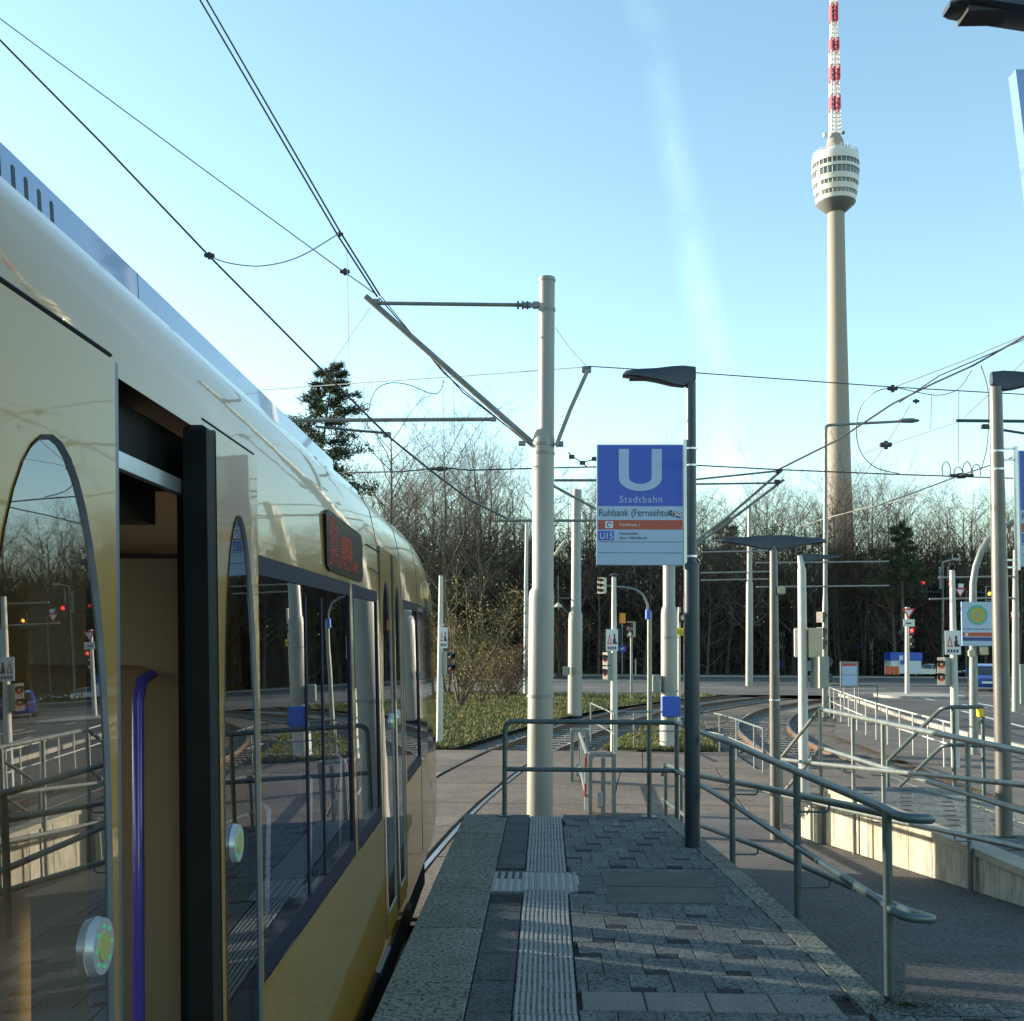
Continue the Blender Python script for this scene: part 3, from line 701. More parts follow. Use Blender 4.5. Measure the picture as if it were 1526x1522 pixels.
# doors: leaf with an arched pane
def leaf(y0, y1, x, name_open, hinge):         # hinge: +1 closing edge at y1, -1 at y0
    yc, hw = (y0+y1)/2, (y1-y0)/2; z0, z1 = -0.01, 2.235
    def arch(k, top, wid, bot, n=22):          # closed outline, k = inset
        P = []
        for i in range(n+1):
            t = math.pi*i/n; P.append((yc-(wid-k)*math.cos(t)**1 * (1 if True else 0), bot+0.95+(top-k-bot-0.95)*math.sin(t)**0.66 if 0 < i < n else bot+0.95))
        P += [(yc+(wid-k)*0.97, bot+0.3), (yc+(wid-k)*0.86, bot+k), (yc-(wid-k)*0.86, bot+k), (yc-(wid-k)*0.97, bot+0.3)]
        return P
    O = arch(0.0, 2.045, hw-0.032, 0.12); I = arch(0.009, 2.045, hw-0.032, 0.12); n = len(O)
    mb = MB()
    # sheet of the leaf around the arch, made as a fan strip between the arch and the leaf's outline
    rect = []
    for (a, b) in O:                           # push each arch point out to the rectangle
        dx, dz = (a-yc), (b-1.15); k = min((hw/abs(dx)) if abs(dx) > 1e-6 else 1e9, ((z1-1.15)/dz if dz > 1e-6 else (1.15-z0)/(-dz) if dz < -1e-6 else 1e9))
        rect.append((yc+dx*k, 1.15+dz*k))
    def bulge(z): return x
    for i in range(n):
        j = (i+1) % n
        mb.add([(bulge(O[i][1]), *O[i]), (bulge(O[j][1]), *O[j]), (bulge(rect[j][1]), *rect[j]), (bulge(rect[i][1]), *rect[i])], [(0, 1, 2, 3)])
        # corner triangles of the rectangle
        if abs(rect[i][0]-rect[j][0]) > 1e-4 and abs(rect[i][1]-rect[j][1]) > 1e-4:
            c = None
            for cy in (yc-hw, yc+hw):
                for cz in (z0, z1):
                    if (abs(rect[i][0]-cy) < 1e-3 or abs(rect[j][0]-cy) < 1e-3) and (abs(rect[i][1]-cz) < 1e-3 or abs(rect[j][1]-cz) < 1e-3): c = (cy, cz)
            if c: mb.add([(bulge(rect[i][1]), *rect[i]), (bulge(rect[j][1]), *rect[j]), (bulge(c[1]), *c)], [(0, 1, 2)])
    lf = mb.build('door_leaf', 'tram_yellow', tram, False, True)
    for p in lf.data.polygons: p.use_smooth = False
    e = MB(); xi = x-0.045                     # thickness and inner skin edge
    e.box(xi, x-0.004, y0, y0+0.03, z0, z1); e.box(xi, x-0.004, y1-0.03, y1, z0, z1); e.box(xi, x-0.004, y0+0.03, y1-0.03, z1-0.03, z1-0.014); e.build('leaf_edge', 'frame_silver', lf, False, True)
    rim = MB()
    for i in range(n):
        j = (i+1) % n
        rim.add([(x+0.003, *O[i]), (x+0.003, *O[j]), (x-0.004, *I[j]), (x-0.004, *I[i])], [(0, 1, 2, 3)])
    rim.build('window_rim', 'frame_silver', lf, False, True)
    MB().add([(x-0.004, *q) for q in I[::-1]], [tuple(range(n))]).build('pane', 'tram_glass', lf, False, True, fix=False)
    by = y1-0.10 if hinge > 0 else y0+0.13     # push button
    def disc(r, d0, d1, m, nm, par, c=(by, 1.19)):
        vs = []
        for rr, xx in ((r, x+d0), (r*0.93, x+d1), (0.0001, x+d1)):
            for k in range(24): t = 2*math.pi*k/24; vs.append((xx, c[0]+rr*math.cos(t), c[1]+rr*math.sin(t)))
        return MB().add(vs, [(i*24+k, i*24+(k+1) % 24, (i+1)*24+(k+1) % 24, (i+1)*24+k) for i in range(2) for k in range(24)]).build(nm, m, par, True, True)
    bt = disc(0.05, -0.003, 0.011, 'button_ring', 'door_button', lf)
    disc(0.026, 0.011, 0.014, 'button_mid', 'button_face', lf)
    for k in range(8):
        t = 2*math.pi*k/8; disc(0.0028, 0.0112, 0.0128, 'led_green', 'button_light', lf, (by+0.034*math.cos(t), 1.19+0.034*math.sin(t)))
    # rubber on the closing edge
    if hinge > 0: MB().box(x-0.05, x-0.002, y1+0.001, y1+0.022, z0, z1).build('rubber_seal', 'frame_silver', lf, False, True)
    else: MB().box(x-0.060, x-0.002, y0-0.078, y0-0.001, z0, z1, 0.012).build('rubber_seal', 'rubber', lf, True, True)
    return lf
leaf(1.40, 1.955, 0.032, 'open', 1); leaf(2.635, 3.06, 0.032, 'open', -1)
leaf(6.16, 6.70, -0.002, 'closed', 1); leaf(6.82, 7.26, -0.002, 'closed', -1)
leaf(-3.89, -3.36, -0.002, 'closed', 1); leaf(-3.25, -2.81, -0.002, 'closed', -1)
# portal of the open door: header gear, jambs, draught screen with a recess, handrail
MB().box(-0.20, -0.085, 1.675, 2.795, 2.10, 2.232).build('door_header', 'rubber', tram, False, True)
MB().box(-0.055, -0.035, 1.66, 2.81, 2.065, 2.10).build('door_track', 'steel', tram, False, True)
MB().box(-0.60, -0.21, 1.60, 2.88, 2.02, 2.30).build('gear_cover', 'interior_dark', tram, False, True)
MB().box(-1.30, -0.55, 1.2, 2.92, 1.93, 2.02, 0.02).build('ceiling_cover', 'interior', tram, True, True)
for yv in (1.655, 2.79): MB().box(-0.12, -0.012, yv, yv+0.022, -0.01, 2.10).build('jamb', 'rubber', tram, False, True)
def rrect(y):                                  # screen outline with a rounded recess
    pass
sc_x0, sc_x1 = -1.55, -0.07
mb = MB(); ysn = 2.90
cut = [(sc_x0+0.25, 0.0), (sc_x0+0.25, 1.52)] + [(-0.30-0.22+0.22*math.sin(t), 1.52-0.18+0.18*math.cos(t)) for t in [math.pi/2*k/8 for k in range(9)]] + [(-0.30, 0.0)]
mb.box(sc_x0, sc_x0+0.25, ysn, ysn+0.02, 0, 1.93); mb.box(-0.175, sc_x1, ysn, ysn+0.02, 0, 1.93); mb.box(sc_x0+0.25, -0.275, ysn, ysn+0.02, 1.64, 1.93)
arc = [(-0.275+0.10*math.sin(t), 1.53+0.11*math.cos(t)) for t in [math.pi/2*k/10 for k in range(11)]]
for (a, b) in zip(arc, arc[1:]): mb.add([(a[0], ysn, a[1]), (b[0], ysn, b[1]), (b[0], ysn, 1.93), (a[0], ysn, 1.93)], [(0, 1, 2, 3)])
screen = mb.build('draught_screen', 'interior', tram, False, True)
mb = MB(); mb.add([(sc_x0+0.25, ysn+0.16, 0), (-0.175, ysn+0.16, 0), (-0.175, ysn+0.16, 1.64), (sc_x0+0.25, ysn+0.16, 1.64)], [(0, 1, 2, 3)])
edge = [(sc_x0+0.25, 1.64), (-0.275, 1.64)] + arc + [(-0.175, 0.0)]
for a, b in zip(edge, edge[1:]): mb.add([(a[0], ysn+0.001, a[1]), (b[0], ysn+0.001, b[1]), (b[0], ysn+0.16, b[1]), (a[0], ysn+0.16, a[1])], [(0, 1, 2, 3)])
mb.build('recess', 'interior', screen, False, True)
MB().tube([(-0.232, 2.80, 0.05), (-0.232, 2.80, 0.9), (-0.232, 2.80, 1.55), (-0.232, 2.83, 1.60), (-0.232, 2.93, 1.62)], 0.016, 14).build('handrail', 'handrail', tram, True, True)
MB().tube([(-1.1, 2.2, 0), (-1.1, 2.2, 2.33)], 0.017, 12).build('handrail', 'handrail', tram, True, True)
# seats inside
me = MB().box(-0.22, 0.22, -0.20, 0.22, 0.40, 0.48, 0.02).box(-0.22, 0.22, 0.20, 0.27, 0.46, 1.12, 0.02).box(-0.05, 0.05, -0.1, 0.1, 0.0, 0.40).mesh('seat'); me.materials.append(MAT['seat_blue'])
for yv in (3.6, 4.4, 5.2, 5.9): 
    for xv in (-0.36, -W+0.36, -W+0.86): inst('seat', me, (xv, yv, 0), tram)
for yv in (-2.0, -1.2, -0.4, 0.5):
    for xv in (-W+0.36, -W+0.86): inst('seat', me, (xv, yv, 0), tram)
# destination display with glowing orange dots
dsp = MB().prism([(4.37, 2.01), (4.44, 1.99), (5.34, 1.985), (5.41, 2.01), (5.42, 2.19), (5.37, 2.225), (4.44, 2.245), (4.37, 2.22)], -0.02, 0.004, 'x').build('destination_display', 'display_bg', tram, False, True)
random.seed(21); mb = MB(); GL = {0: (0b11110, 0b10000, 0b11100, 0b10000, 0b11111), 1: (0b10001, 0b10001, 0b10001, 0b10001, 0b01110)}
for i in range(58):
    for j in range(15):
        yy_ = 4.43+i*0.0158; zz = 2.02+j*0.0138
        blk = (i//6) % 7; on = False
        if i < 14: on = random.random() < 0.50
        elif 3 < j < 11 and 18 < i < 40: on = random.random() < 0.82
        elif j < 4 and 16 < i < 52: on = random.random() < 0.5
        if on: mb.box(0.004, 0.006, yy_, yy_+0.009, zz, zz+0.008)
mb.build('led_matrix', 'led', dsp, False, True)['kind'] = 'stuff'
# thin panel seams: lines of real shut gaps
def seam(pts, wd=0.007):
    return MB().tube([(p[0]+0.0005, p[1], p[2]) for p in pts], wd/2, 4).build('shut_line', 'seam', tram, False, True)
seam([(0.022, 1.40, 2.246), (0.022, 1.955, 2.246)], 0.012); seam([(0.022, 2.55, 2.246), (0.022, 3.06, 2.246)], 0.007)
for yv in (6.10, 7.32, 8.52): seam([sp(i, yv) for i in range(1, 9)], 0.004)
seam([(0.0, 5.7, 2.08), (0.0, 6.1, 2.07)], 0.005)
seam([(-0.011, 5.65, 2.20), (-0.011, 6.6, 2.20)], 0.012)
# roof fairing panels with ventilation slots
fx, ft = -0.44, 2.915
cuts = [-9, -4.6, -1.0, 1.15, 3.42, 5.35, 7.2, 8.35]
for i, (a, b) in enumerate(zip(cuts, cuts[1:])):
    dz = 0 if b < 8 else -0.06
    P = [(fx+0.05, 2.55), (fx, 2.60), (fx-0.02, ft-0.015+dz), (fx-0.035, ft+dz), (-W-fx+0.035, ft+dz), (-W-fx+0.02, ft-0.015+dz), (-W-fx, 2.60), (-W-fx-0.05, 2.55)]
    MB().prism(P, a+0.004, b-0.004).build('roof_fairing', 'fairing', tram, True, True)
for yv in (2.33, 2.40, 2.47, 2.545, 2.615, 2.69, 2.765, 2.265, 2.19):
    mb = MB(); P = []
    for k in range(12):
        t = 2*math.pi*k/12; P.append((yv+0.0105*math.cos(t), 2.79+0.0105*math.sin(t)+(0.07 if math.sin(t) > 0 else -0.07)))
    mb.prism(P, fx-0.03, fx, 'x'); mb.v = [((fx-0.02*(z_-2.60)/0.3+0.0012) if x_ > fx-0.01 else x_, y_, z_) for x_, y_, z_ in mb.v]; mb.build('vent_slot', 'black', tram, False, True)
# rear-view camera housing at the cab
cm = MB().lathe([(0.02, 0.0), (0.055, 0.01), (0.06, 0.09), (0.05, 0.14), (0.02, 0.17)], (-0.03, 9.35, 2.02), 14).build('camera_housing', 'tram_yellow', tram, True, True)
MB().lathe([(0.02, -0.15), (0.05, -0.14), (0.062, -0.07), (0.05, -0.012), (0.02, 0.0)], (-0.03, 9.35, 2.02), 14).build('camera_window', 'black', cm, True, True)

# the side walls lean inwards towards the roof
for o in [c for c in COL.objects if c.parent is not None and (c.parent == tram or (c.parent.parent == tram))]:
    if o.name.startswith('seat'): continue
    for v in o.data.vertices:
        k_ = max(-1, min(1, (v.co.x+W/2)/(W/2))); v.co.x -= 0.033*(v.co.z-0.7)*k_
# ================================================================== RAILINGS
def rail_thing(name, label, cat, base): return thing(name, label, cat, base)
def fillet(pts, r=0.06, n=5):                  # rounds the inner corners of a bent tube
    P = [Vector(p) for p in pts]; out = [P[0]]
    for a, b, c in zip(P, P[1:], P[2:]):
        u = (a-b); v = (c-b); k = min(r, u.length*0.45, v.length*0.45); p = b+u.normalized()*k; q = b+v.normalized()*k
        for i in range(n+1):
            t = i/n; out.append(p*(1-t)**2+b*2*t*(1-t)+q*t*t)
    out.append(P[-1]); return out
def rx(Y): return smooth_interp([(5.3, 1.665), (6.8, 1.56), (8.5, 1.45), (10.34, 1.24)], Y)
rl = thing('handrail', 'grey steel railing round the platform end and down the ramp, looped at its near post', 'railing', (rx(5.35), 5.35, 0))
H1, H2 = 0.885, 0.42
yl = [10.34, 8.5, 6.8, 5.42]
top = [(-0.395, 10.34, 0.0), (-0.395, 10.34, H1+0.01), (rx(10.34), 10.34, H1+0.01)] + [(rx(y), y, H1) for y in yl[1:]] + [(rx(5.3)+0.02, 5.22, H1-0.02), (rx(5.3)+0.20, 5.26, H1-0.03), (rx(5.5)+0.19, 5.6, zr(5.6)+0.86)] + [(rx(y)+0.19, y, zr(y)+0.86) for y in (6.8, 8.5, 10.34)] + [(rx(10.34)+0.22, 13.4, zr(13.4)+0.86), (rx(10.34)+0.22, 13.7, zr(13.7)+0.72)]
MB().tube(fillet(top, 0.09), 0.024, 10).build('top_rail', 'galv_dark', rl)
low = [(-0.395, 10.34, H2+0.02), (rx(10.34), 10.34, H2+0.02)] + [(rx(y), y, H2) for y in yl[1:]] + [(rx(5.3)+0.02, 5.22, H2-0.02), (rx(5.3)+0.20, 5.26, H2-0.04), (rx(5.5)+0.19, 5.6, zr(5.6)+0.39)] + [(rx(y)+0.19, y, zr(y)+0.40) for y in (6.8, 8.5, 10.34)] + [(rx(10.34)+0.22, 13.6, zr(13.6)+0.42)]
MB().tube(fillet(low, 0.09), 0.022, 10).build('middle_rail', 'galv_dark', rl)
for (x, y) in ((0.98, 10.34), (rx(8.5), 8.5), (rx(6.8), 6.8), (rx(5.35), 5.35), (rx(10.34), 10.33)):
    MB().tube([(x, y, -0.25), (x, y, H1)], 0.023, 10).build('post', 'galv_dark', rl)
for y in (11.8, 13.3): MB().tube([(rx(10.34)+0.22, y, -1.02), (rx(10.34)+0.22, y, zr(y)+0.85)], 0.022, 10).build('post', 'galv_dark', rl)
for (y, h) in ((8.5, .86), (8.5, .40), (6.8, .86), (6.8, .40)):
    z = zr(y)+h; MB().tube(fillet([(rx(y), y-0.03, z-0.06), (rx(y)+0.19, y-0.03, z-0.06), (rx(y)+0.19, y-0.03, z)], 0.03, 3), 0.007, 6).build('bracket', 'galv_dark', rl)
for (x, y) in ((-0.395, 10.34), (0.98, 10.34)): MB().lathe([(0.075, 0.0), (0.075, 0.008), (0.03, 0.012)], (x, y, 0.002), 14).build('base_plate', 'galv_dark', rl)
# railing on the retaining wall
wl = thing('handrail', 'galvanized railing with handrails along the pale retaining wall', 'railing', (wall_x(9), 9, 0))
wx = lambda y: wall_x(y)-0.045
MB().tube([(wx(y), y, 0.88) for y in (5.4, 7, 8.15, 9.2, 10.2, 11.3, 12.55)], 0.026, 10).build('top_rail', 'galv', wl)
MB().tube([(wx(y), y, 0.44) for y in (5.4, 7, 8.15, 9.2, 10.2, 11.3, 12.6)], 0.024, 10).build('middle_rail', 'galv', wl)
MB().tube([(wx(12.6), 12.62, 0.88), (wx(14.3), 14.35, 0.14), (wx(14.3), 14.5, 0.02)], 0.022, 10).build('stair_rail', 'galv', wl)
MB().tube([(wx(12.6), 12.62, 0.42), (wx(14.3), 14.3, -0.32)], 0.022, 10).build('stair_rail', 'galv', wl)
for y in (6.6, 9.0, 10.75, 11.55, 12.6): MB().tube([(wx(y), y, zr(y)-0.05), (wx(y), y, 0.88)], 0.022, 10).build('post', 'galv', wl)
MB().tube([(wx(14.35), 14.4, -1.02), (wx(14.35), 14.4, 0.12)], 0.022, 10).build('post', 'galv', wl)
hx = lambda y: wx(y)-0.13
for hh, y1, b in ((0.92, 14.0, 0.0), (0.47, 14.8, 0.0)):
    MB().tube([(hx(y), y, zr(y)+hh) for y in (5.4, 7, 8.15, 9.2, 10.2, 11.3, 12.5, 13.3, y1)], 0.022, 10).build('ramp_rail', 'galv', wl)
    for y in (9.0, 10.75, 11.55, 12.6):
        z = zr(y)+hh; MB().tube(fillet([(wx(y), y-0.03, z-0.06), (hx(y), y-0.03, z-0.06), (hx(y), y-0.03, z)], 0.03, 3), 0.007, 6).build('bracket', 'galv', wl)
MB().tube([(hx(14), 14.0, zr(14)+0.92), (hx(14), 14.0, -1.0)], 0.020, 8).build('post', 'galv', wl)
# stair railing on the far side of that platform
sr = thing('handrail', 'grey stair railing stepping down from the platform end beside the yellow button box', 'railing', (4.66, 12.8, 0))
MB().tube(fillet([(5.12, 12.85, 0.90), (4.66, 12.85, 0.90), (4.62, 14.85, 0.02)], 0.12), 0.024, 10).build('top_rail', 'galv_dark', sr)
MB().tube(fillet([(5.12, 12.85, 0.45), (4.66, 12.85, 0.46), (4.62, 14.75, -0.42)], 0.12), 0.022, 10).build('middle_rail', 'galv_dark', sr)
for (x, y, z) in ((4.78, 12.85, 0.90), (5.12, 12.85, 0.90)): MB().tube([(x, y, -1.02), (x, y, z)], 0.024, 10).build('post', 'galv_dark', sr)
MB().tube([(4.62, 14.8, -1.0), (4.62, 14.8, 0.05)], 0.024, 10).build('post', 'galv_dark', sr)
# ground level fences
def fence(label, pts, h=0.92, mid=0.46, r=0.018, m='galv', posts=None, mids=True, name='fence'):
    P = [Vector((x, y, zg(y))) for x, y in pts]; t = thing(name, label, 'fence', P[0])
    MB().tube([p+Vector((0, 0, h)) for p in P], r, 8).build('top_rail', m, t)
    if mids: MB().tube([p+Vector((0, 0, mid)) for p in P], r*0.85, 8).build('middle_rail', m, t)
    for (x, y) in (posts or pts): MB().tube([(x, y, zg(y)-0.05), (x, y, zg(y)+h)], r, 8).build('post', m, t)
    return t
cp = catmull([(9.75, 37.5, 0), (9.15, 33, 0), (8.7, 28.8, 0), (8.45, 25.2, 0), (8.3, 22.2, 0)], 3)
fence('thin white fence curving beside the ballast of the rusty track', [(p.x, p.y) for p in cp], 0.95, 0.50, 0.02, 'white_post')
fence('grey pipe fence at the grass corner between the two tracks', [(1.65, 26.0), (2.1, 26.0), (3.78, 26.2), (4.05, 25.4), (4.18, 23.9), (4.26, 22.3), (4.3, 21.6)], 0.88, 0.42, 0.02, 'galv')
fence('dark low guard rail in front of the grey information board', [(10.6, 40.6), (11.6, 40.4), (12.2, 40.2)], 0.9, 0.4, 0.022, 'galv_dark')
fence('short slanting pipe rail behind the barrier gates', [(1.15, 28.0), (1.5, 24.6), (1.52, 24.2)], 0.95, 0.5, 0.02, 'galv')
# crossing barrier gates
def gate(x, y, wd, h, label):
    t = thing('barrier_gate', label, 'barrier', (x, y, -1)); m = 'galv'; z0, z1 = -1.0, -1.0+h; d = 0.24
    for (a, b) in ((-1, -1), (1, -1), (-1, 1), (1, 1)):
        cx, cy = x+a*(wd/2-0.03), y+b*(d/2-0.03); MB().box(cx-0.03, cx+0.03, cy-0.03, cy+0.03, z0, z1-0.05).build('upright', m, t)
    MB().box(x-wd/2, x+wd/2, y-d/2, y-d/2+0.035, z1-0.05, z1).box(x-wd/2, x+wd/2, y+d/2-0.035, y+d/2, z1-0.05, z1).box(x-wd/2, x-wd/2+0.035, y-d/2+0.035, y+d/2-0.035, z1-0.05, z1).box(x+wd/2-0.035, x+wd/2, y-d/2+0.035, y+d/2-0.035, z1-0.05, z1).build('top_frame', m, t)
    MB().box(x-0.012, x+0.05, y-d/2+0.04, y+d/2-0.04, z0, z1-0.08).build('back_plate', m, t)
    MB().box(x-0.07, x+0.02, y-d/2+0.02, y-d/2+0.09, z0+0.10, z0+0.34, 0.02).build('lock', 'steel', t)
    return t
gate(0.85, 16.6, 0.42, 0.92, 'nearer galvanized barrier gate post with red and white end strip')
gate(0.62, 20.2, 0.34, 0.97, 'farther galvanized barrier gate post behind the mast')
ga = thing('crossing_gate', 'slanting galvanized gate arm between the two barrier posts', 'barrier', (0.60, 18.2, -1))
MB().tube([(0.62, 20.0, -0.10), (0.63, 16.7, -0.12)], 0.03, 8).build('top_bar', 'galv', ga); MB().tube([(0.62, 20.0, -0.72), (0.63, 16.7, -0.75)], 0.03, 8).build('bottom_bar', 'galv', ga)
for k in range(5): MB().tube([(0.625, 19.6-0.62*k, -0.72), (0.625, 19.6-0.62*k, -0.10)], 0.016, 6).build('bar', 'galv', ga)
for k in range(4): MB().box(0.585, 0.615, 16.60, 16.66, -0.95+0.2*k, -0.75+0.2*k-0.002).build('reflector', 'red_edge' if k % 2 else 'sign_white', ga)

# ================================================================== LAMPS AND SIGNS
def arm_lamp(t, x, y, z, dirx, ln, m='lamp_grey', sc=1.0):
    """flat tapering lamp head reaching sideways from the top of a post"""
    s = dirx; secs = []
    for (u, h0, h1, wd) in ((-0.04, 0.0, 0.105, 0.07), (0.06, -0.06, 0.115, 0.085), (0.16, -0.045, 0.108, 0.11), (0.5*ln, -0.01, 0.09, 0.15), (0.8*ln, 0.02, 0.082, 0.15), (0.95*ln, 0.028, 0.072, 0.12), (ln, 0.030, 0.045, 0.08)):
        X = x+s*u
        secs.append([(X, y-wd*sc/2, z+h0*sc+0.004), (X, y-wd*sc/2*0.8, z+h0*sc-0.004), (X, y+wd*sc/2*0.8, z+h0*sc-0.004), (X, y+wd*sc/2, z+h0*sc+0.004), (X, y+wd*sc/2, z+(h0+h1)/2*sc), (X, y+wd*sc*0.32, z+h1*sc), (X, y-wd*sc*0.32, z+h1*sc), (X, y-wd*sc/2, z+(h0+h1)/2*sc)])
    hd = MB().loft(secs).build('lamp_head', m, t)
    MB().box(min(x+s*0.45*ln, x+s*0.9*ln), max(x+s*0.45*ln, x+s*0.9*ln), y-0.05*sc, y+0.05*sc, z+0.000*sc, z+0.022*sc).build('diffuser', 'black', hd, False)
    return hd
def u_sign(x0, x1, z0, z1, y, label, post_x, group=None):
    """flag sign: blue panel with a U, station name, red zone strip, line field; print on the side facing the camera"""
    t = thing('station_sign', label, 'sign', ((x0+x1)/2, y, z0)); h = z1-z0; wd = x1-x0
    MB().box(x0, x1, y-0.02, y+0.02, z0, z1, 0.004).build('panel', 'sign_pale', t)
    f = y-0.0215
    zb = z0+h*0.488
    MB().box(x0+0.012, x1-0.005, f-0.0015, f, zb, z1-0.008).build('blue_field', 'sign_blue', t, False)
    c = (x0+x1)/2+0.005*wd; ux, ut, uw = 0.165*h*1.07, 0.083*h, 0.0
    Uo = [(c-ux, z1-0.04*h)] + [(c-ux, z0+0.72*h)] + [(c-ux*math.cos(t_), z0+0.72*h-0.108*h*math.sin(t_)) for t_ in [math.pi*k/16 for k in range(1, 16)]] + [(c+ux, z0+0.72*h), (c+ux, z1-0.04*h)]
    iu = ux-ut
    Ui = [(c+iu, z1-0.04*h), (c+iu, z0+0.725*h)] + [(c+iu*math.cos(t_), z0+0.725*h-0.055*h*math.sin(t_)) for t_ in [math.pi*k/16 for k in range(1, 16)]] + [(c-iu, z0+0.725*h), (c-iu, z1-0.04*h)]
    MB().prism(Uo+Ui, f-0.004, f-0.0018).build('letter', 'sign_pale', t, False)
    text('lettering', 'Stadtbahn', 0.085*h*0.95, (x0+0.262*wd, f-0.003, z0+0.517*h), 'sign_pale', t, 0.49*wd, space=1.15)
    text('lettering', 'Ruhbank (Fernsehtu', 0.085*h, (x0+0.02*wd, f-0.001, z0+0.405*h), 'sign_text', t, 0.795*wd)
    MB().add([(x0+0.83*wd, f-0.003, z0+0.415*h), (x0+0.965*wd, f-0.003, z0+0.388*h), (x0+0.985*wd, f-0.003, z0+0.435*h), (x0+0.84*wd, f-0.003, z0+0.455*h)], [(0, 1, 2, 3)]).build('sticker', 'sign_text', t, False)
    text('lettering', '650', 0.05*h, (x0+0.853*wd, f-0.005, z0+0.412*h), 'sign_white', t, 0.115*wd, bold=0.0012, rot=(math.pi/2, R(8), 0))
    MB().box(x0+0.012, x1-0.005, f-0.0015, f, z0+0.295*h, z0+0.372*h).build('red_strip', 'sign_red', t, False)
    MB().box(x0+0.10*wd, x0+0.19*wd, f-0.003, f-0.0017, z0+0.305*h, z0+0.362*h).build('zone_badge', 'sign_white', t, False)
    MB().add([(x0+0.145*wd+0.03*wd*math.cos(a_)*q, f-0.0042, z0+0.334*h+0.021*h*math.sin(a_)*q) for q in (1, 0.6) for a_ in [math.pi*2*k/14*0.85 for k in range(14)]], [(k, k+1, k+15, k+14) for k in range(13)]).build('zone_emblem', 'sign_blue', t, False)
    text('lettering', 'Tarifzone 1', 0.036*h, (x0+0.26*wd, f-0.003, z0+0.321*h), 'sign_white', t, 0.24*wd)
    MB().box(x0+0.014, x0+0.20*wd, f-0.0025, f-0.0002, z0+0.205*h, z0+0.282*h).build('line_badge', 'sign_blue', t, False)
    text('lettering', 'U15', 0.075*h, (x0+0.035*wd, f-0.004, z0+0.216*h), 'sign_white', t, 0.145*wd)
    text('lettering', 'Heumaden', 0.032*h, (x0+0.26*wd, f-0.001, z0+0.252*h), 'sign_text', t, 0.215*wd)
    text('lettering', 'über Sillenbuch', 0.032*h, (x0+0.26*wd, f-0.001, z0+0.215*h), 'sign_text', t, 0.32*wd)
    for q in (0.19, 0.10): MB().box(x0+0.012, x1-0.005, f-0.001, f+0.0, z0+q*h, z0+(q+0.004)*h).build('divider', 'sign_text', t, False)
    # mounting bar and clamps
    e = x1 if post_x > x1 else x0; s = 1 if post_x > x1 else -1
    MB().box(min(e+0.004*s, e+0.03*s), max(e+0.004*s, e+0.03*s), y-0.025, y+0.025, z0-0.03, z1+0.04).build('mounting_bar', 'steel', t)
    for z in (z0-0.005, z1+0.02, z1-0.08, z0+0.06): MB().box(min(e+0.03*s, post_x), max(e+0.03*s, post_x), y-0.01, y+0.01, z-0.008, z+0.008).build('clamp', 'steel', t)
    return t
# lamp post with the blue sign
L1 = onz(1032, 1262, 0.0)
t = thing('lamp_post', 'dark blue-grey lamp post carrying the full station sign on the shaded platform', 'lamp post', (L1.x, L1.y, 0))
MB().tube([(L1.x, L1.y, -0.02), (L1.x, L1.y, 2.32), (L1.x, L1.y, 2.33), (L1.x, L1.y, 3.85)], [0.064, 0.064, 0.043, 0.043], 20).build('post', 'post_blue', t)
arm_lamp(t, L1.x, L1.y, 3.865, -1, 0.57)
for z in (2.37, 3.13, 3.27): MB().lathe([(0.046, 0), (0.05, 0.004), (0.05, 0.018), (0.046, 0.022)], (L1.x, L1.y, z), 16, False).build('clamp_band', 'steel', t)
MB().tube([(L1.x-0.03, L1.y+0.075, 0), (L1.x-0.03, L1.y+0.075, 2.3)], 0.012, 8).build('cable_pipe', 'galv', t)
MB().box(L1.x-0.075, L1.x-0.05, L1.y-0.02, L1.y+0.03, 0.98, 1.05).build('cover_plate', 'galv_dark', t, False)
a, b = at(889, 663, L1.y), at(1018, 843, L1.y)
u_sign(a.x, b.x, b.z, a.z, L1.y, 'blue U Stadtbahn station sign for Ruhbank with complete panel, on the shaded platform', L1.x)
# lamp post of the sunny platform
L2 = onz(1497, 1245, 0.0)
t = thing('lamp_post', 'sunlit lamp post standing on the sunny platform behind the wall railing', 'lamp post', (L2.x, L2.y, 0))
MB().tube([(L2.x, L2.y, -0.02), (L2.x, L2.y, 2.1), (L2.x, L2.y, 3.95)], [0.070, 0.068, 0.054], 20).build('post', 'post_sunlit', t)
arm_lamp(t, L2.x, L2.y, 3.98, 1, 0.60)
for z in (2.40, 3.20, 3.36): MB().lathe([(0.058, 0), (0.062, 0.004), (0.062, 0.02), (0.058, 0.024)], (L2.x, L2.y, z), 16, False).build('clamp_band', 'steel', t)
a, b = at(1511, 672, L2.y), at(1526, 845, L2.y)
u_sign(a.x+0.03, a.x+0.78, b.z, a.z, L2.y, 'blue U station sign cut off by the picture edge, on the sunlit lamp post', L2.x)
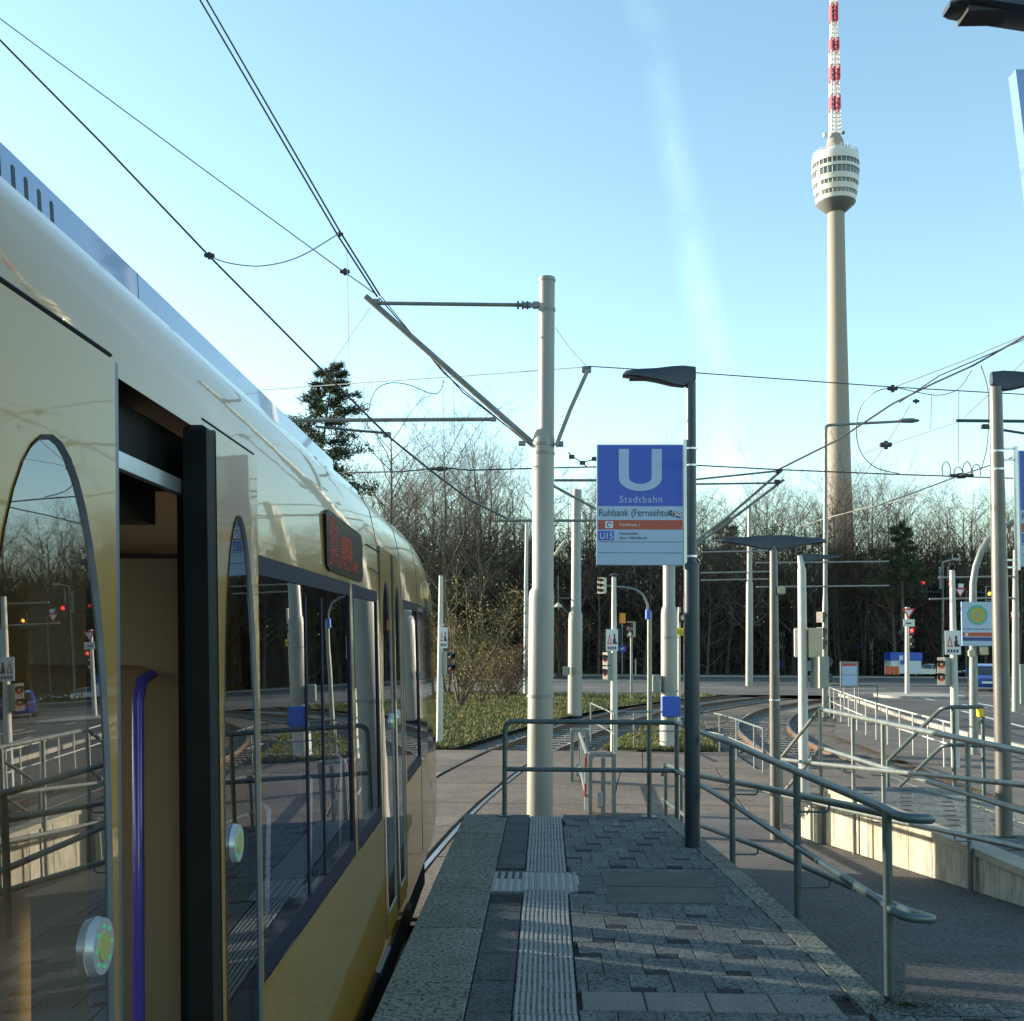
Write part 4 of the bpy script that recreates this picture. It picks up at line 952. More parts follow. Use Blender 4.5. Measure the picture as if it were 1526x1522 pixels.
# nearest lamp, mostly outside the picture: its head and the edge of a panel reach in
Y3 = 3.75; tip = at(1410, 16, Y3)
t = thing('lamp_post', 'lamp post outside the view whose dark lamp head reaches into the sky', 'lamp post', (tip.x+0.60, Y3, 0))
MB().tube([(tip.x+0.60, Y3, -0.02), (tip.x+0.60, Y3, tip.z-0.03)], 0.06, 18).build('post', 'post_blue', t); arm_lamp(t, tip.x+0.58, Y3, tip.z-0.03, -1, 0.58)
a = at(1519, 97, Y3)
t = thing('display_panel', 'pale blue panel edge beneath the overhanging lamp head', 'sign', (a.x+0.45, Y3, a.z-0.9))
MB().prism([(a.x, a.z), (a.x+0.9, a.z+0.02), (a.x+0.9, a.z-0.55), (a.x+0.06, a.z-0.6)], Y3+0.03, Y3+0.09).build('panel', 'fairing', t, False)
MB().box(a.x+0.15, a.x+0.80, Y3+0.022, Y3+0.028, a.z-0.5, a.z-0.1).build('screen', 'black', t, False)
MB().box(tip.x+0.54, tip.x+0.66, Y3-0.012, Y3+0.028, a.z-0.4, a.z-0.3).build('bracket', 'steel', t, False)
# double lamp
p = at(1156, 1235, 13.0); zb = zr(13.0)
t = thing('lamp_post', 'two-armed lamp post with a small yellow box, at the foot of the ramp', 'lamp post', (p.x, 13.0, zb))
zt = at(1156, 812, 13.0).z
MB().tube([(p.x, 13.0, zb-0.05), (p.x, 13.0, 0.9), (p.x, 13.0, zt-0.02)], [0.066, 0.062, 0.045], 18).build('post', 'post_sunlit', t)
for s in (-1, 1): arm_lamp(t, p.x, 13.0, zt, s, 0.63)
q = at(1161, 880, 13.0); MB().box(q.x-0.03, q.x+0.06, 12.93, 13.02, q.z-0.05, q.z+0.05, 0.012).build('sensor_box', 'cream', t)
q = at(1156, 1045, 13.0); MB().lathe([(0.063, 0), (0.066, 0.004), (0.066, 0.02), (0.063, 0.024)], (p.x, 13.0, q.z), 16, False).build('clamp_band', 'steel', t)

def hood(mb, c, r, ln, n=16, dirv=Vector((-1, 0, 0))):     # visor: half tube round a lens
    d = dirv.normalized(); sd = d.cross(Vector((0, 0, 1))).normalized(); vs = []
    for k in range(n+1):
        t_ = -0.35+(math.pi+0.7)*k/n; o = (sd*math.cos(t_)+Vector((0, 0, 1))*math.sin(t_))*r
        vs += [Vector(c)+o, Vector(c)+o+d*ln*(0.55+0.45*max(0, math.sin(t_)))]
    mb.add(vs, [(2*k, 2*k+1, 2*k+3, 2*k+2) for k in range(n)]); return mb
def lens(c, r, dirv, m, name, par):
    d = dirv.normalized(); sd = d.cross(Vector((0, 0, 1))).normalized(); n = 16; vs = [Vector(c)+d*r*0.25]
    for k in range(n): t_ = 2*math.pi*k/n; vs.append(Vector(c)+(sd*math.cos(t_)+Vector((0, 0, 1))*math.sin(t_))*r)
    return MB().add(vs, [(0, 1+k, 1+(k+1) % n) for k in range(n)]).build(name, m, par)
def signal_head(t, c, w_, h_, d_, dirv, mats, body='signal_body', r=None, face='black'):
    """box signal: c = centre of its front face; dirv = where it looks"""
    d = Vector(dirv).normalized(); sd = d.cross(Vector((0, 0, 1))).normalized(); c = Vector(c); vs = []
    for k in (0, -1):
        for (a_, b_) in ((-1, -1), (1, -1), (1, 1), (-1, 1)): vs.append(c+d*k*d_+sd*a_*w_/2+Vector((0, 0, b_*h_/2)))
    hd = MB().add(vs, [(0,1,2,3), (7,6,5,4), (0,4,5,1), (1,5,6,2), (2,6,7,3), (3,7,4,0)]).build('signal_head', body, t, False)
    MB().add([c+d*0.004+sd*a_*w_*0.46+Vector((0, 0, b_*h_*0.48)) for a_, b_ in ((-1, -1), (1, -1), (1, 1), (-1, 1))], [(0, 1, 2, 3)]).build('face_plate', face, hd, False)
    n = len(mats); r = r or min(w_*0.40, h_/n*0.42)
    for i, m in enumerate(mats):
        cz = c+d*0.006+Vector((0, 0, h_/2-(i+0.5)*h_/n)); lens(cz, r*0.85, d, m, 'lens', hd)
        hood(MB(), cz, r*1.02, r*1.5, dirv=d).build('visor', 'black', hd)
    return hd
def warn_sign(t, x0, x1, z0, z1, y, txt=True):
    b = MB().box(x0, x1, y-0.012, y+0.0, z0, z1, 0.003).build('warning_sign', 'sign_white', t); wd, h = x1-x0, z1-z0; f = y-0.0135
    c = x0+0.30*wd
    MB().add([(c-0.2*wd, f, z0+0.33*h), (c+0.2*wd, f, z0+0.33*h), (c, f, z0+0.80*h), (c-0.11*wd, f, z0+0.38*h), (c+0.11*wd, f, z0+0.38*h), (c, f, z0+0.67*h)], [(0, 1, 4, 3), (1, 2, 5, 4), (2, 0, 3, 5)]).build('red_triangle', 'red_edge', b, False)
    MB().prism([(x0+.60*wd, z0+.33*h), (x0+.92*wd, z0+.33*h), (x0+.92*wd, z0+.42*h), (x0+.80*wd, z0+.44*h), (x0+.80*wd, z0+.60*h), (x0+.74*wd, z0+.62*h), (x0+.78*wd, z0+.70*h), (x0+.74*wd, z0+.80*h), (x0+.66*wd, z0+.80*h), (x0+.63*wd, z0+.70*h), (x0+.66*wd, z0+.60*h), (x0+.58*wd, z0+.52*h)], f-0.0008, f).build('tram_symbol', 'black', b, False)
    for k in range(4): MB().box(x0+(0.14+0.19*k)*wd, x0+(0.27+0.19*k)*wd, f-0.0008, f, z0+0.09*h, z0+0.22*h).build('print_line', 'sign_text', b, False)
    return b
def crossing_signal(px, py, label, ptop, sign, lens_rows, side, Y=None, body_dx=0.11):
    p = gr(px, py) if Y is None else Vector((at(px, py, Y).x, Y, -1)); Y = p.y
    t = thing('crossing_signal', label, 'signal', (p.x, Y, p.z)); zt = at(px, ptop, Y).z
    MB().tube([(p.x, Y, p.z-0.05), (p.x, Y, p.z+1.2), (p.x, Y, zt)], [0.085, 0.082, 0.052], 16).build('post', 'white_post', t)
    a, b = at(sign[0], sign[1], Y-0.1), at(sign[2], sign[3], Y-0.1); warn_sign(t, a.x, b.x, b.z, a.z, Y-0.095)
    for (lx, ly) in lens_rows:
        q = at(lx, ly, Y-0.05); signal_head(t, (q.x, Y-0.05, q.z), 0.20, 0.30, 0.17, Vector((side, -0.55, 0)), ['lens_red'], r=0.095)
    return t
crossing_signal(915, 1117, 'white crossing signal post with tram warning sign beside the grass corner', 860, (903, 938, 921, 971), [(902, 982), (902, 1003)], -0.8)
crossing_signal(655, 1110, 'white crossing signal post half hidden behind the tram front', 858, (655, 935, 667, 966), [(670, 980), (670, 997)], 0.8, 27)
crossing_signal(1424, 1143, 'white crossing signal post with tram warning sign in front of the bus stop sign', 850, (1408, 940, 1432, 976), [(1403, 991), (1403, 1010)], -0.8)
q = at(915, 857, gr(915, 1117).y); 
t_ = [o for o in COL.objects if o.get('label', '').startswith('white crossing signal post with tram warning sign beside')][0]
MB().lathe([(0.02, 0.0), (0.10, 0.0), (0.11, 0.02), (0.06, 0.05), (0.0, 0.055)], (q.x, ORG[t_.name].y, q.z-0.02), 16).build('sounder', 'lamp_grey', t_)
# white post with cabinet and signals seen from behind
p = Vector((at(1198, 1176, 18.6).x, 18.6, -1)); t = thing('signal_post', 'white lamp and signal post with a cream cabinet, seen from behind', 'signal', p)
zt = at(1199, 828, 18.6).z
MB().tube([p-Vector((0, 0, 0.05)), (p.x, p.y, 0.5), (p.x, p.y, zt-0.25), (p.x-0.005, p.y, zt-0.2), (p.x-0.03, p.y, zt)], [0.085, 0.08, 0.072, 0.06, 0.045], 16).build('post', 'white_post', t)
arm_lamp(t, p.x+0.02, 18.6, zt-0.06, 1, 0.62, sc=0.8)
a, b = at(1184, 936, 18.7), at(1193, 980, 18.7); c = at(1226, 936, 18.7)
MB().box(a.x, p.x+0.03, 18.69, 18.75, b.z, a.z, 0.02).build('sign_back', 'white_post', t)
MB().box(p.x+0.09, c.x-0.06, 18.5, 18.78, b.z, a.z, 0.012).build('cabinet', 'cream', t)
for (ly) in (990, 1013):
    q = at(1226, ly, 18.7); signal_head(t, (q.x, 18.6, q.z), 0.24, 0.27, 0.20, Vector((1, 0.5, 0)), ['lens_red'])
MB().box(p.x+0.05, p.x+0.14, 18.55, 18.65, at(1200, 1000, 18.6).z, at(1200, 985, 18.6).z).build('bracket', 'signal_body', t)
# tall street lamp with signals
p = gr(1229, 1067); t = thing('street_lamp', 'tall thin street lamp with one long arm, crossing the tower', 'street lamp', p); zt = at(1237, 634, p.y).z; e = at(1366, 627, p.y)
MB().tube(fillet([p-Vector((0, 0, 0.05)), (p.x+0.05, p.y, 3), (p.x+0.13, p.y, zt), (e.x-0.5, p.y, e.z-0.02)], 0.18), [0.10]+[0.085]*2+[0.06]*20, 12).build('post', 'galv', t) if False else None
P_ = fillet([p-Vector((0, 0, 0.05)), (p.x+0.06, p.y, 3), (p.x+0.13, p.y, zt), (e.x-0.4, p.y, e.z-0.02)], 0.18)
MB().tube(P_, [0.10-0.055*i/(len(P_)-1) for i in range(len(P_))], 12).build('post', 'galv', t)
MB().loft([[(e.x-0.62+u, p.y+wd*math.cos(k*math.pi/4), e.z+h*math.sin(k*math.pi/4)) for k in range(8)] for u, wd, h in ((0, .05, .04), (0.15, .14, .08), (0.45, .16, .09), (0.65, .10, .05), (0.72, .02, .01))]).build('lamp_head', 'galv', t)
for ly in (920, 943, 960):
    q = at(1228, ly, p.y-0.2); signal_head(t, (q.x-0.06, p.y-0.18, q.z), 0.30, 0.36, 0.12, Vector((1, 0.6, 0)), ['lens_red'], body='black')

# information board
p = gr(1264, 1058); t = thing('information_board', 'grey framed information board on two posts near the road', 'notice board', p); Y = p.y
a, b = at(1252, 986, Y), at(1279, 1024, Y)
MB().box(a.x, b.x, Y-0.04, Y+0.04, b.z, a.z, 0.01).build('frame', 'galv', t); MB().box(a.x+0.05, b.x-0.05, Y-0.046, Y-0.0405, b.z+0.05, a.z-0.17).build('poster', 'sign_pale', t, False); MB().box(a.x+0.05, b.x-0.10, Y-0.048, Y-0.0405, a.z-0.15, a.z-0.07).build('header_strip', 'red_edge', t, False)
MB().box(a.x+0.05, b.x-0.05, Y-0.05, Y-0.046, (a.z+b.z)/2-0.03, (a.z+b.z)/2-0.01).build('divider', 'galv_dark', t, False)
for x in (a.x+0.15, b.x-0.12): MB().tube([(x, Y, p.z-0.05), (x, Y, b.z)], 0.03, 8).build('leg', 'galv', t)
# bus stop sign on the bent lamp pole
p = gr(1452, 1124); t = thing('bus_stop_sign', 'bus stop sign with a green and yellow H on a bent pole', 'bus stop sign', p); Y = p.y
P_ = [p-Vector((0, 0, 0.05)), (p.x, Y, p.z+0.9), (at(1450, 900, Y).x, Y, at(1450, 900, Y).z)] + [at(x, y, Y) for x, y in ((1450, 870), (1454, 845), (1462, 822), (1472, 805), (1487, 790), (1515, 775), (1545, 768))]
MB().tube(P_, [0.105, 0.10, 0.085, 0.08, 0.078, 0.075, 0.07, 0.07, 0.065, 0.06], 14).build('pole', 'galv', t)
q = at(1560, 768, Y); MB().loft([[(q.x-0.35+u, Y+wd*math.cos(k*math.pi/4), q.z+h*math.sin(k*math.pi/4)) for k in range(8)] for u, wd, h in ((0, .05, .04), (0.15, .14, .08), (0.5, .16, .09), (0.7, .03, .02))]).build('lamp_head', 'galv', t)
a, b = at(1432, 897, Y-0.12), at(1481, 963, Y-0.12); wd, h = b.x-a.x, a.z-b.z; f = Y-0.15
pn = MB().box(a.x, b.x, Y-0.15, Y-0.11, b.z, a.z, 0.005).build('sign_panel', 'sign_pale', t)
def disc_y(c, r, y, m, nm, par, n=28, r0=0): 
    vs = [(c[0]+q*math.cos(2*math.pi*k/n), y, c[1]+q*math.sin(2*math.pi*k/n)) for q in (r, max(r0, 1e-4)) for k in range(n)]
    return MB().add(vs, [(k, (k+1) % n, n+(k+1) % n, n+k) for k in range(n)]).build(nm, m, par, False)
cc = (a.x+0.49*wd, b.z+0.70*h)
disc_y(cc, 0.155*h*1.5, f-0.002, 'sign_green', 'emblem', pn); disc_y(cc, 0.115*h*1.4, f-0.004, 'sign_gold', 'emblem', pn)
text('lettering', 'H', 0.24*h, (cc[0], f-0.006, cc[1]-0.085*h), 'sign_green', t, 0.14*wd, 'CENTER', bold=0.006)
text('lettering', 'Ruhbank (Fernsehturm)', 0.06*h, (a.x+0.04*wd, f-0.002, b.z+0.365*h), 'sign_text', t, 0.92*wd)
MB().box(a.x+0.02*wd, b.x-0.02*wd, f-0.002, f-0.0005, b.z+0.215*h, b.z+0.305*h).build('red_strip', 'sign_red', pn, False); MB().box(a.x+0.10*wd, a.x+0.19*wd, f-0.004, f-0.0025, b.z+0.225*h, b.z+0.295*h).build('zone_badge', 'sign_white', pn, False)
MB().box(a.x+0.02*wd, b.x-0.02*wd, f-0.002, f-0.0005, b.z+0.115*h, b.z+0.195*h).build('blue_strip', 'sign_navy', pn, False)
q = at(1448, 975, Y); MB().box(q.x-0.12, q.x+0.02, Y-0.16, Y-0.08, q.z-0.06, q.z+0.10, 0.02).build('clamp_block', 'cream', t); q = at(1463, 970, Y); MB().box(q.x-0.08, q.x+0.10, Y-0.14, Y+0.0, q.z-0.10, q.z+0.10, 0.02).build('speaker_box', 'cream', t)
q = at(1450, 1061, 13.0); MB().box(5.06, 5.12, 12.80, 12.88, q.z-0.05, q.z+0.05, 0.01).build('button_box', 'yellow_plate', sr)

# ================================================================== MASTS AND OVERHEAD LINE
def mast(label, Y, secs, base_z=None, m='mast', bands=()):
    """secs: (px left, px right, py) from the foot upwards"""
    p = [at((a+b)/2, y, Y) for a, b, y in secs]; base_z = zg(Y) if base_z is None else base_z
    t = thing('overhead_line_mast', label, 'mast', (p[0].x, Y, base_z)); p[0].z = base_z-0.05
    MB().tube(p, [(b-a)/2*Y/F for a, b, y in secs], 28).build('tube', m, t)
    for (a, b, y) in bands:
        q = at((a+b)/2, y, Y); r = (b-a)/2*Y/F; MB().lathe([(r, -0.02), (r+0.008, -0.018), (r+0.008, 0.018), (r, 0.02)], q, 28, False).build('band', 'galv', t)
    return t
def pipe(t, pts, Y, wpx, name='bracket_tube', m='galv_dark', n=8):
    P = [at(q[0], q[1], q[2] if len(q) > 2 else Y) for q in pts]; return MB().tube(P, wpx/2*Y/F, n).build(name, m, t)
def clampbox(t, px, py, Y, s=0.06, m='wire', name='clamp'):
    q = at(px, py, Y); return MB().box(q.x-s, q.x+s, q.y-s*0.6, q.y+s*0.6, q.z-s*0.7, q.z+s*0.7, s*0.2).build(name, m, t)
YM = 13.7
m1 = mast('large pale steel mast right behind the platform end, with arms over the tram track', YM, [(785, 824, 1205), (786, 824, 1100), (788, 826, 890), (789, 826, 884), (793, 825, 876), (793, 826, 668), (794, 827, 655), (797, 826, 645), (802, 826, 640), (803, 827, 420), (803, 827, 414)], -1.0,
          bands=[(793, 826, 663), (793, 826, 676), (803, 827, 462), (803, 827, 418), (786, 825, 1037)])
pipe(m1, [(556, 452), (800, 455)], YM, 6, m='galv'); pipe(m1, [(545, 442), (640, 526), (795, 662)], YM, 9, m='galv'); pipe(m1, [(430, 627), (738, 625)], YM, 6, m='galv')
pipe(m1, [(470, 636), (520, 641), (580, 646)], YM, 4, 'steady_arm'); pipe(m1, [(829, 664), (850, 610), (876, 552)], 13.6, 6, m='galv')
for (x, y, s) in ((560, 450, .05), (786, 455, .05), (800, 455, .06), (778, 661, .045), (735, 625, .04), (577, 648, .05), (874, 551, .06), (834, 662, .05), (432, 627, .04)): clampbox(m1, x, y, YM, s, 'wire_grey')
for x in (772, 779, 786): q = at(x, 455, YM); MB().tube([(q.x-0.012, q.y, q.z), (q.x+0.012, q.y, q.z)], 0.055, 12).build('insulator_disc', 'galv_dark', m1)
MB().box(at(843, 1000, 13.6).x, at(850, 1000, 13.6).x, 13.5, 13.6, 0, 0) if False else None
m2 = mast('pale mast on the grass beyond the curving track, holding a lamp bracket', 37, [(846, 867, 1056), (847, 868, 925), (848, 868, 915), (851, 866, 911), (852, 866, 760), (853, 867, 730)], bands=[(852, 866, 775), (852, 866, 768), (847, 868, 1002)])
pipe(m2, [(830, 892), (850, 892)], 37, 2.5); pipe(m2, [(838, 905), (848, 915)], 37, 2); q = at(832, 900, 37); MB().lathe([(0.02, 0.16), (0.05, 0.14), (0.16, 0.02), (0.14, 0), (0.0, -0.03)], q-Vector((0, 0, 0.12)), 14).build('pendant_lamp', 'white_post', m2)
pipe(m2, [(832, 858), (832, 898)], 37, 0.8, 'hanger'); q = at(845, 1000, 36.7); MB().box(q.x-0.14, q.x+0.1, 36.6, 36.8, q.z-0.14, q.z+0.14, 0.02).build('terminal_box', 'signal_body', m2)
m3 = mast('grey mast with a blue box, white painted foot and yellow number plate', 26.5, [(984, 1011, 1107), (985, 1010, 1060), (985, 1009, 915), (986, 1008, 908), (988, 1006, 903), (988, 1006, 720), (989, 1005, 690)], bands=[(985, 1010, 1030), (985, 1010, 950)])
for sec in ([(826, 716), (990, 716)], [(824, 724), (905, 768), (988, 813)], [(745, 776), (908, 776)], [(1005, 830), (1085, 770), (1166, 700)], [(1005, 836), (1085, 778), (1168, 715)], [(1005, 718), (1160, 702)], [(1005, 722), (1162, 720)]): pipe(m3, sec, 26.5, 4.2 if sec[0][0] != 1005 or sec[0][1] > 800 else 3, m='galv')
pipe(m3, [(826, 828), (842, 806)], 26.5, 4, 'steady_arm', 'cream')
for (x, y) in ((1160, 702), (1158, 718), (852, 681), (868, 690), (886, 684)): clampbox(m3, x, y, 26.4, 0.07)
pipe(m3, [(846, 674), (854, 681), (868, 690), (876, 697)], 26.4, 1.6, 'insulator_rod', 'wire'); pipe(m3, [(868, 690), (886, 684), (905, 680)], 26.4, 1.6, 'insulator_rod', 'wire')
q = at(997, 1052, 26.2); MB().box(q.x-0.17, q.x+0.26, 26.05, 26.28, at(997, 1068, 26.2).z, at(997, 1038, 26.2).z, 0.02).build('bin_box', 'blue_box', m3)
MB().lathe([(0.228, 0), (0.225, 0.62)], (at(997, 1100, 26.5).x, 26.5, -1.0), 24, False).build('painted_foot', 'white_post', m3)
q = at(978, 1019, 26.4); MB().box(q.x-0.09, q.x+0.09, 26.3, 26.5, q.z-0.21, q.z+0.21, 0.02).build('terminal_box', 'signal_body', m3)
m4 = mast('slim distant mast standing in the road before the wood', 64, [(1111, 1122, 1018), (1112, 1122, 870), (1113, 1121, 866), (1114, 1120, 755)])
for (y, a, b) in ((805, 1045, 1120), (822, 1045, 1145), (853, 1045, 1150), (864, 1045, 1146)): pipe(m4, [(a, y+1), (b, y-1)], 64, 2.2, m='mast')
m5 = mast('mast behind the sunlit lamp post with two arms pointing left', 40, [(1508, 1519, 1050), (1509, 1518, 900), (1510, 1516, 820)])
for (y, a) in ((861, 1399), (893, 1385)): pipe(m5, [(a, y), (1512, y-2)], 40, 2.8, m='mast')
m6 = mast('mast outside the view whose arm reaches in above the second sign', 16, [(1618, 1650, 1200), (1622, 1648, 880), (1626, 1646, 500)], -1.0)
pipe(m6, [(1425, 627), (1640, 629)], 16, 5); pipe(m6, [(1462, 636), (1526, 646), (1620, 660)], 16, 4, 'steady_arm'); clampbox(m6, 1468, 636, 16, 0.05); clampbox(m6, 1428, 627, 16, 0.03)
tl = [o for o in COL.objects if o.get('category') == 'street lamp'][0]
for (y, a, b) in ((838, 1127, 1325), (874, 1127, 1325)): pipe(tl, [(a, y+1), (b, y-1)], ORG[tl.name].y-0.1, 2.4, 'cross_arm', 'mast')
# thin far post behind the large mast
p = gr(784, 1034); t = thing('street_lamp', 'slim white double-armed street lamp standing behind the large mast', 'street lamp', p)
MB().tube([p, at(784, 870, p.y), at(785, 780, p.y)], [0.13, 0.10, 0.08], 10).build('post', 'white_post', t); pipe(t, [(748, 776), (800, 777)], p.y, 3, 'lamp_arm', 'galv')

WG = 'overhead wires'
def wire(label, pts, wpx=2.0, m='wire', sag=False, n=7):
    P = [at(x, y, d) for x, y, d in pts]; D = sum(d for _, _, d in pts)/len(pts)
    if sag: P = catmull(P, 6)
    off = lambda q: q[0] < 0 or q[1] < 0 or q[0] > 1526
    if off(pts[0]): P.insert(0, P[0]+(P[0]-P[1]).normalized()*25)
    if off(pts[-1]): P.append(P[-1]+(P[-1]-P[-2]).normalized()*25)
    rs = [wpx/2*max(4, q.y)/F if q.y > 4 else wpx/2*5/F for q in P]
    o = MB().tube(P, rs, 6).build('overhead_wire', m); return tag(o, label, 'wire', WG)
def zrel(y, z): return z*F/(945-y)
wire('thick contact wire above the tram roof, falling to the lower mast arm', [(-60, -2, 4.1), (0, 60, 4.55), (155, 217, 5.6), (310, 380, 7.2), (490, 562, 10.6), (577, 649, 13.7), (640, 700, 18), (700, 745, 24), (760, 775, 30)], 3.2)
wire('upper wire of the close pair running from the sky top to the mast arm', [(283, -40, 6.9), (308, 0, 7.4), (507, 346, 11.7), (566, 440, 13.7)], 3.0)
wire('lower wire of the close pair running from the sky top to the mast arm', [(273, -40, 6.9), (298, 0, 7.4), (504, 352, 11.7), (562, 442, 13.7)], 3.0)
wire('thin slanting wire from the upper left sky to the mast arm end', [(-60, -12, 8.5), (0, 28, 9), (300, 250, 11), (505, 400, 13), (562, 440, 13.7)], 1.7, 'wire_grey')
wire('hanging jumper cable between contact wire and the close wire pair', [(312, 382, 7.2), (345, 393, 7.8), (395, 396, 8.6), (450, 381, 9.8), (507, 347, 11.7)], 2.0, 'wire_grey', True)
wire('close wire continuing beneath the slanting mast arm', [(565, 444, 13.7), (640, 530, 15.5), (690, 585, 18), (790, 662, 23)], 2.0)
wire('second close wire continuing beneath the slanting mast arm', [(568, 442, 13.7), (660, 555, 16), (715, 602, 18.5), (795, 668, 23)], 1.6)
wire('straight span wire crossing left of the large mast to the upright arm', [(300, 588, 30), (535, 571, 22), (700, 560, 17), (874, 547, 13.6)], 1.6, 'wire_grey')
wire('long span wire crossing the tower below its middle', [(876, 546, 13.6), (1040, 556, 15), (1330, 577, 19), (1526, 588, 22), (1600, 592, 23)], 1.7, 'wire')
wire('dark knotted span wire in front of the bare trees', [(430, 706, 30), (500, 705, 28), (600, 703, 27), (660, 697, 26.5), (700, 701, 26.4), (840, 697, 26.3), (990, 694, 26.5)], 2.2)
wire('dark span wire below the looped cables', [(1005, 692, 26.5), (1160, 700, 25.5), (1330, 707, 24), (1480, 712, 22.5), (1600, 716, 21)], 2.2)
wire('looped jumper cable left of the slanting mast arm', [(548, 640, 14), (549, 612, 14), (560, 582, 14), (581, 571, 14), (610, 574, 14), (640, 586, 14), (655, 584, 14), (662, 566, 14)], 1.4, 'wire_grey', True)
wire('thin plumb dropper beside the close wire pair', [(517, 372, 12.2), (519, 460, 12.3), (520, 545, 12.4)], 0.8, 'wire_grey')
wire('slack tie from the arm end down behind the fir', [(552, 458, 13.7), (520, 505, 13.9), (488, 552, 14.2)], 0.8, 'wire_grey')
wire('tie wire between mast top and the upright arm', [(827, 488, 13.7), (850, 520, 13.65), (874, 546, 13.6)], 0.8, 'wire_grey')
for k, (x, y0, y1, nm) in enumerate(((660, 562, 700, 'longest fine plumb dropper wire from the slanting mast arm'), (676, 570, 690, 'fine plumb dropper wire nearest the slanting mast arm clamp'), (542, 573, 640, 'short fine plumb dropper wire beside the looped jumper cable'))):
    wire(nm, [(x, y0, 18), (x+2, y1, 18.2)], 0.8, 'wire_grey')
wire('thick wire climbing from the far arm towards the upper right', [(1160, 700, 26.5), (1250, 655, 23), (1330, 602, 20.5), (1390, 572, 19), (1450, 545, 17.5), (1526, 502, 16), (1620, 448, 14.5)], 2.8)
wire('second wire joining the thick wire near the right picture side', [(1340, 600, 20), (1400, 560, 18.2), (1470, 530, 17), (1526, 506, 15.8), (1620, 455, 14.3)], 1.8)
wire('thin wire from the insulator clip to the upper right', [(1330, 578, 19), (1430, 540, 17.5), (1526, 500, 16), (1620, 462, 14.5)], 1.4, 'wire_grey')
wire('big round loop of cable right of the tower shaft', [(1330, 578, 19), (1305, 584, 19), (1284, 604, 19.3), (1276, 640, 19.6), (1283, 674, 20), (1305, 697, 20.3), (1340, 706, 20.5)], 1.5, 'wire_grey', True)
wire('slack loop hanging under the thick right wire', [(1338, 578, 19), (1368, 585, 19), (1400, 589, 19), (1428, 580, 19), (1448, 552, 18)], 1.3, 'wire_grey', True)
wire('long loop falling from the thick wire beside the second lamp', [(1462, 545, 17.5), (1472, 580, 17.6), (1473, 630, 17.8), (1470, 670, 18), (1462, 700, 18.4)], 1.6, 'wire_grey', True)
wire('ascending contact wire meeting the looped cables', [(1290, 760, 36), (1360, 735, 28), (1430, 709, 22.5), (1480, 692, 18), (1560, 664, 14)], 2.0)
wire('pale faint wire low above the right trees', [(1220, 775, 50), (1300, 755, 40), (1390, 735, 34)], 1.2, 'mast')
wire('second pale faint wire low above the right trees', [(1190, 785, 50), (1270, 762, 40), (1300, 752, 36)], 1.0, 'mast')
wire('thin tie from the thick wire down to the tower side', [(1357, 603, 20), (1320, 663, 26), (1275, 725, 40)], 1.0, 'wire_grey')
wire('thin wire rising to the arm tip at the right', [(1286, 676, 34), (1350, 655, 26), (1430, 628, 16)], 1.0, 'wire_grey')
wire('thin tie from the arm tip to the upper right', [(1437, 622, 16), (1480, 582, 15), (1540, 525, 14)], 1.0, 'wire_grey')
for (x, y0, y1, nm) in ((1429, 583, 690, 'fine plumb dropper wire straight above the looped cables'), (1388, 590, 640, 'short fine dropper wire under the slack loop'), (1481, 552, 690, 'fine plumb dropper wire beside the second lamp post')): wire(nm, [(x, y0, 19), (x-1, y1, 19.5)], 0.9, 'wire_grey')
for (x, h, nm) in ((1410, 22, 'leftmost and widest'), (1428, 14, 'lowest'), (1441, 22, 'tall narrow'), (1455, 18, 'round')):
    wire(nm.replace('leftmost and ', '')+' small upright cable loop on the dark span wire', [(x-5, 710, 22.6), (x-6, 710-h*0.6, 22.6), (x, 710-h, 22.6), (x+6, 710-h*0.6, 22.6), (x+6, 709, 22.6)], 1.4, 'wire', True)
def clip(label, px, py, Y, s, grp='wire clips', flat=0.4):
    q = at(px, py, Y); o = MB().box(q.x-s, q.x+s, q.y-s*.3, q.y+s*.3, q.z-s*flat, q.z+s*flat, s*flat*.4).box(q.x-s*.3, q.x+s*.35, q.y-s*.2, q.y+s*.2, q.z-s*flat*2, q.z+s*flat*1.8, s*flat*.3).build('wire_clip', 'wire'); return tag(o, label, 'clip', grp)
clip('dark clip joining the hanging jumper to the thick contact wire', 312, 381, 7.2, 0.035); clip('dark clip at the top end of the hanging jumper cable', 506, 349, 11.7, 0.04); clip('dark insulator on the thin slanting wire', 514, 405, 13, 0.06); clip('insulator clip on the span wire beside the round cable loop', 1330, 579, 19, 0.09); clip('long junction clip where the looped cables sit', 1432, 709, 22.6, 0.24, flat=0.12); clip('dark knot on the span wire in front of the bare trees', 655, 699, 26.4, 0.22, flat=0.14); clip('clip on the thick right wire above the tower', 1365, 598, 20, 0.06); clip('small clip on the faint crossing wires right of the tower', 1320, 663, 26, 0.14)

# ================================================================== TOWER
D = 343.0; tb = at(1253, 945, D); tz = lambda y: at(1250, y, D).z; k = D/F
TW = thing('television_tower', 'slender concrete television tower with a white round basket and red-white mast', 'tower', (tb.x, D, zg(D)))
c0 = (tb.x, D, 0)
MB().lathe([(5.4, zg(D)-1), (4.6, tz(850)), (3.9, tz(730)), (3.45, tz(620)), (3.05, tz(500)), (2.78, tz(400)), (2.66, tz(318))], c0, 40).build('shaft', 'concrete_tower', TW)
hw = lambda px: px*k/2
BK = [(hw(26), tz(318)), (hw(56), tz(305)), (hw(57), tz(303))]
bk = MB().lathe(BK, c0, 40).build('basket_base', 'tower_dark', TW)
prof = [(303, 58), (297, 60), (292, 62), (287, 63), (281, 65), (273, 67), (268, 68.5), (258, 69.5), (254, 70), (244, 69.5), (240, 69), (236, 68), (233, 66)]
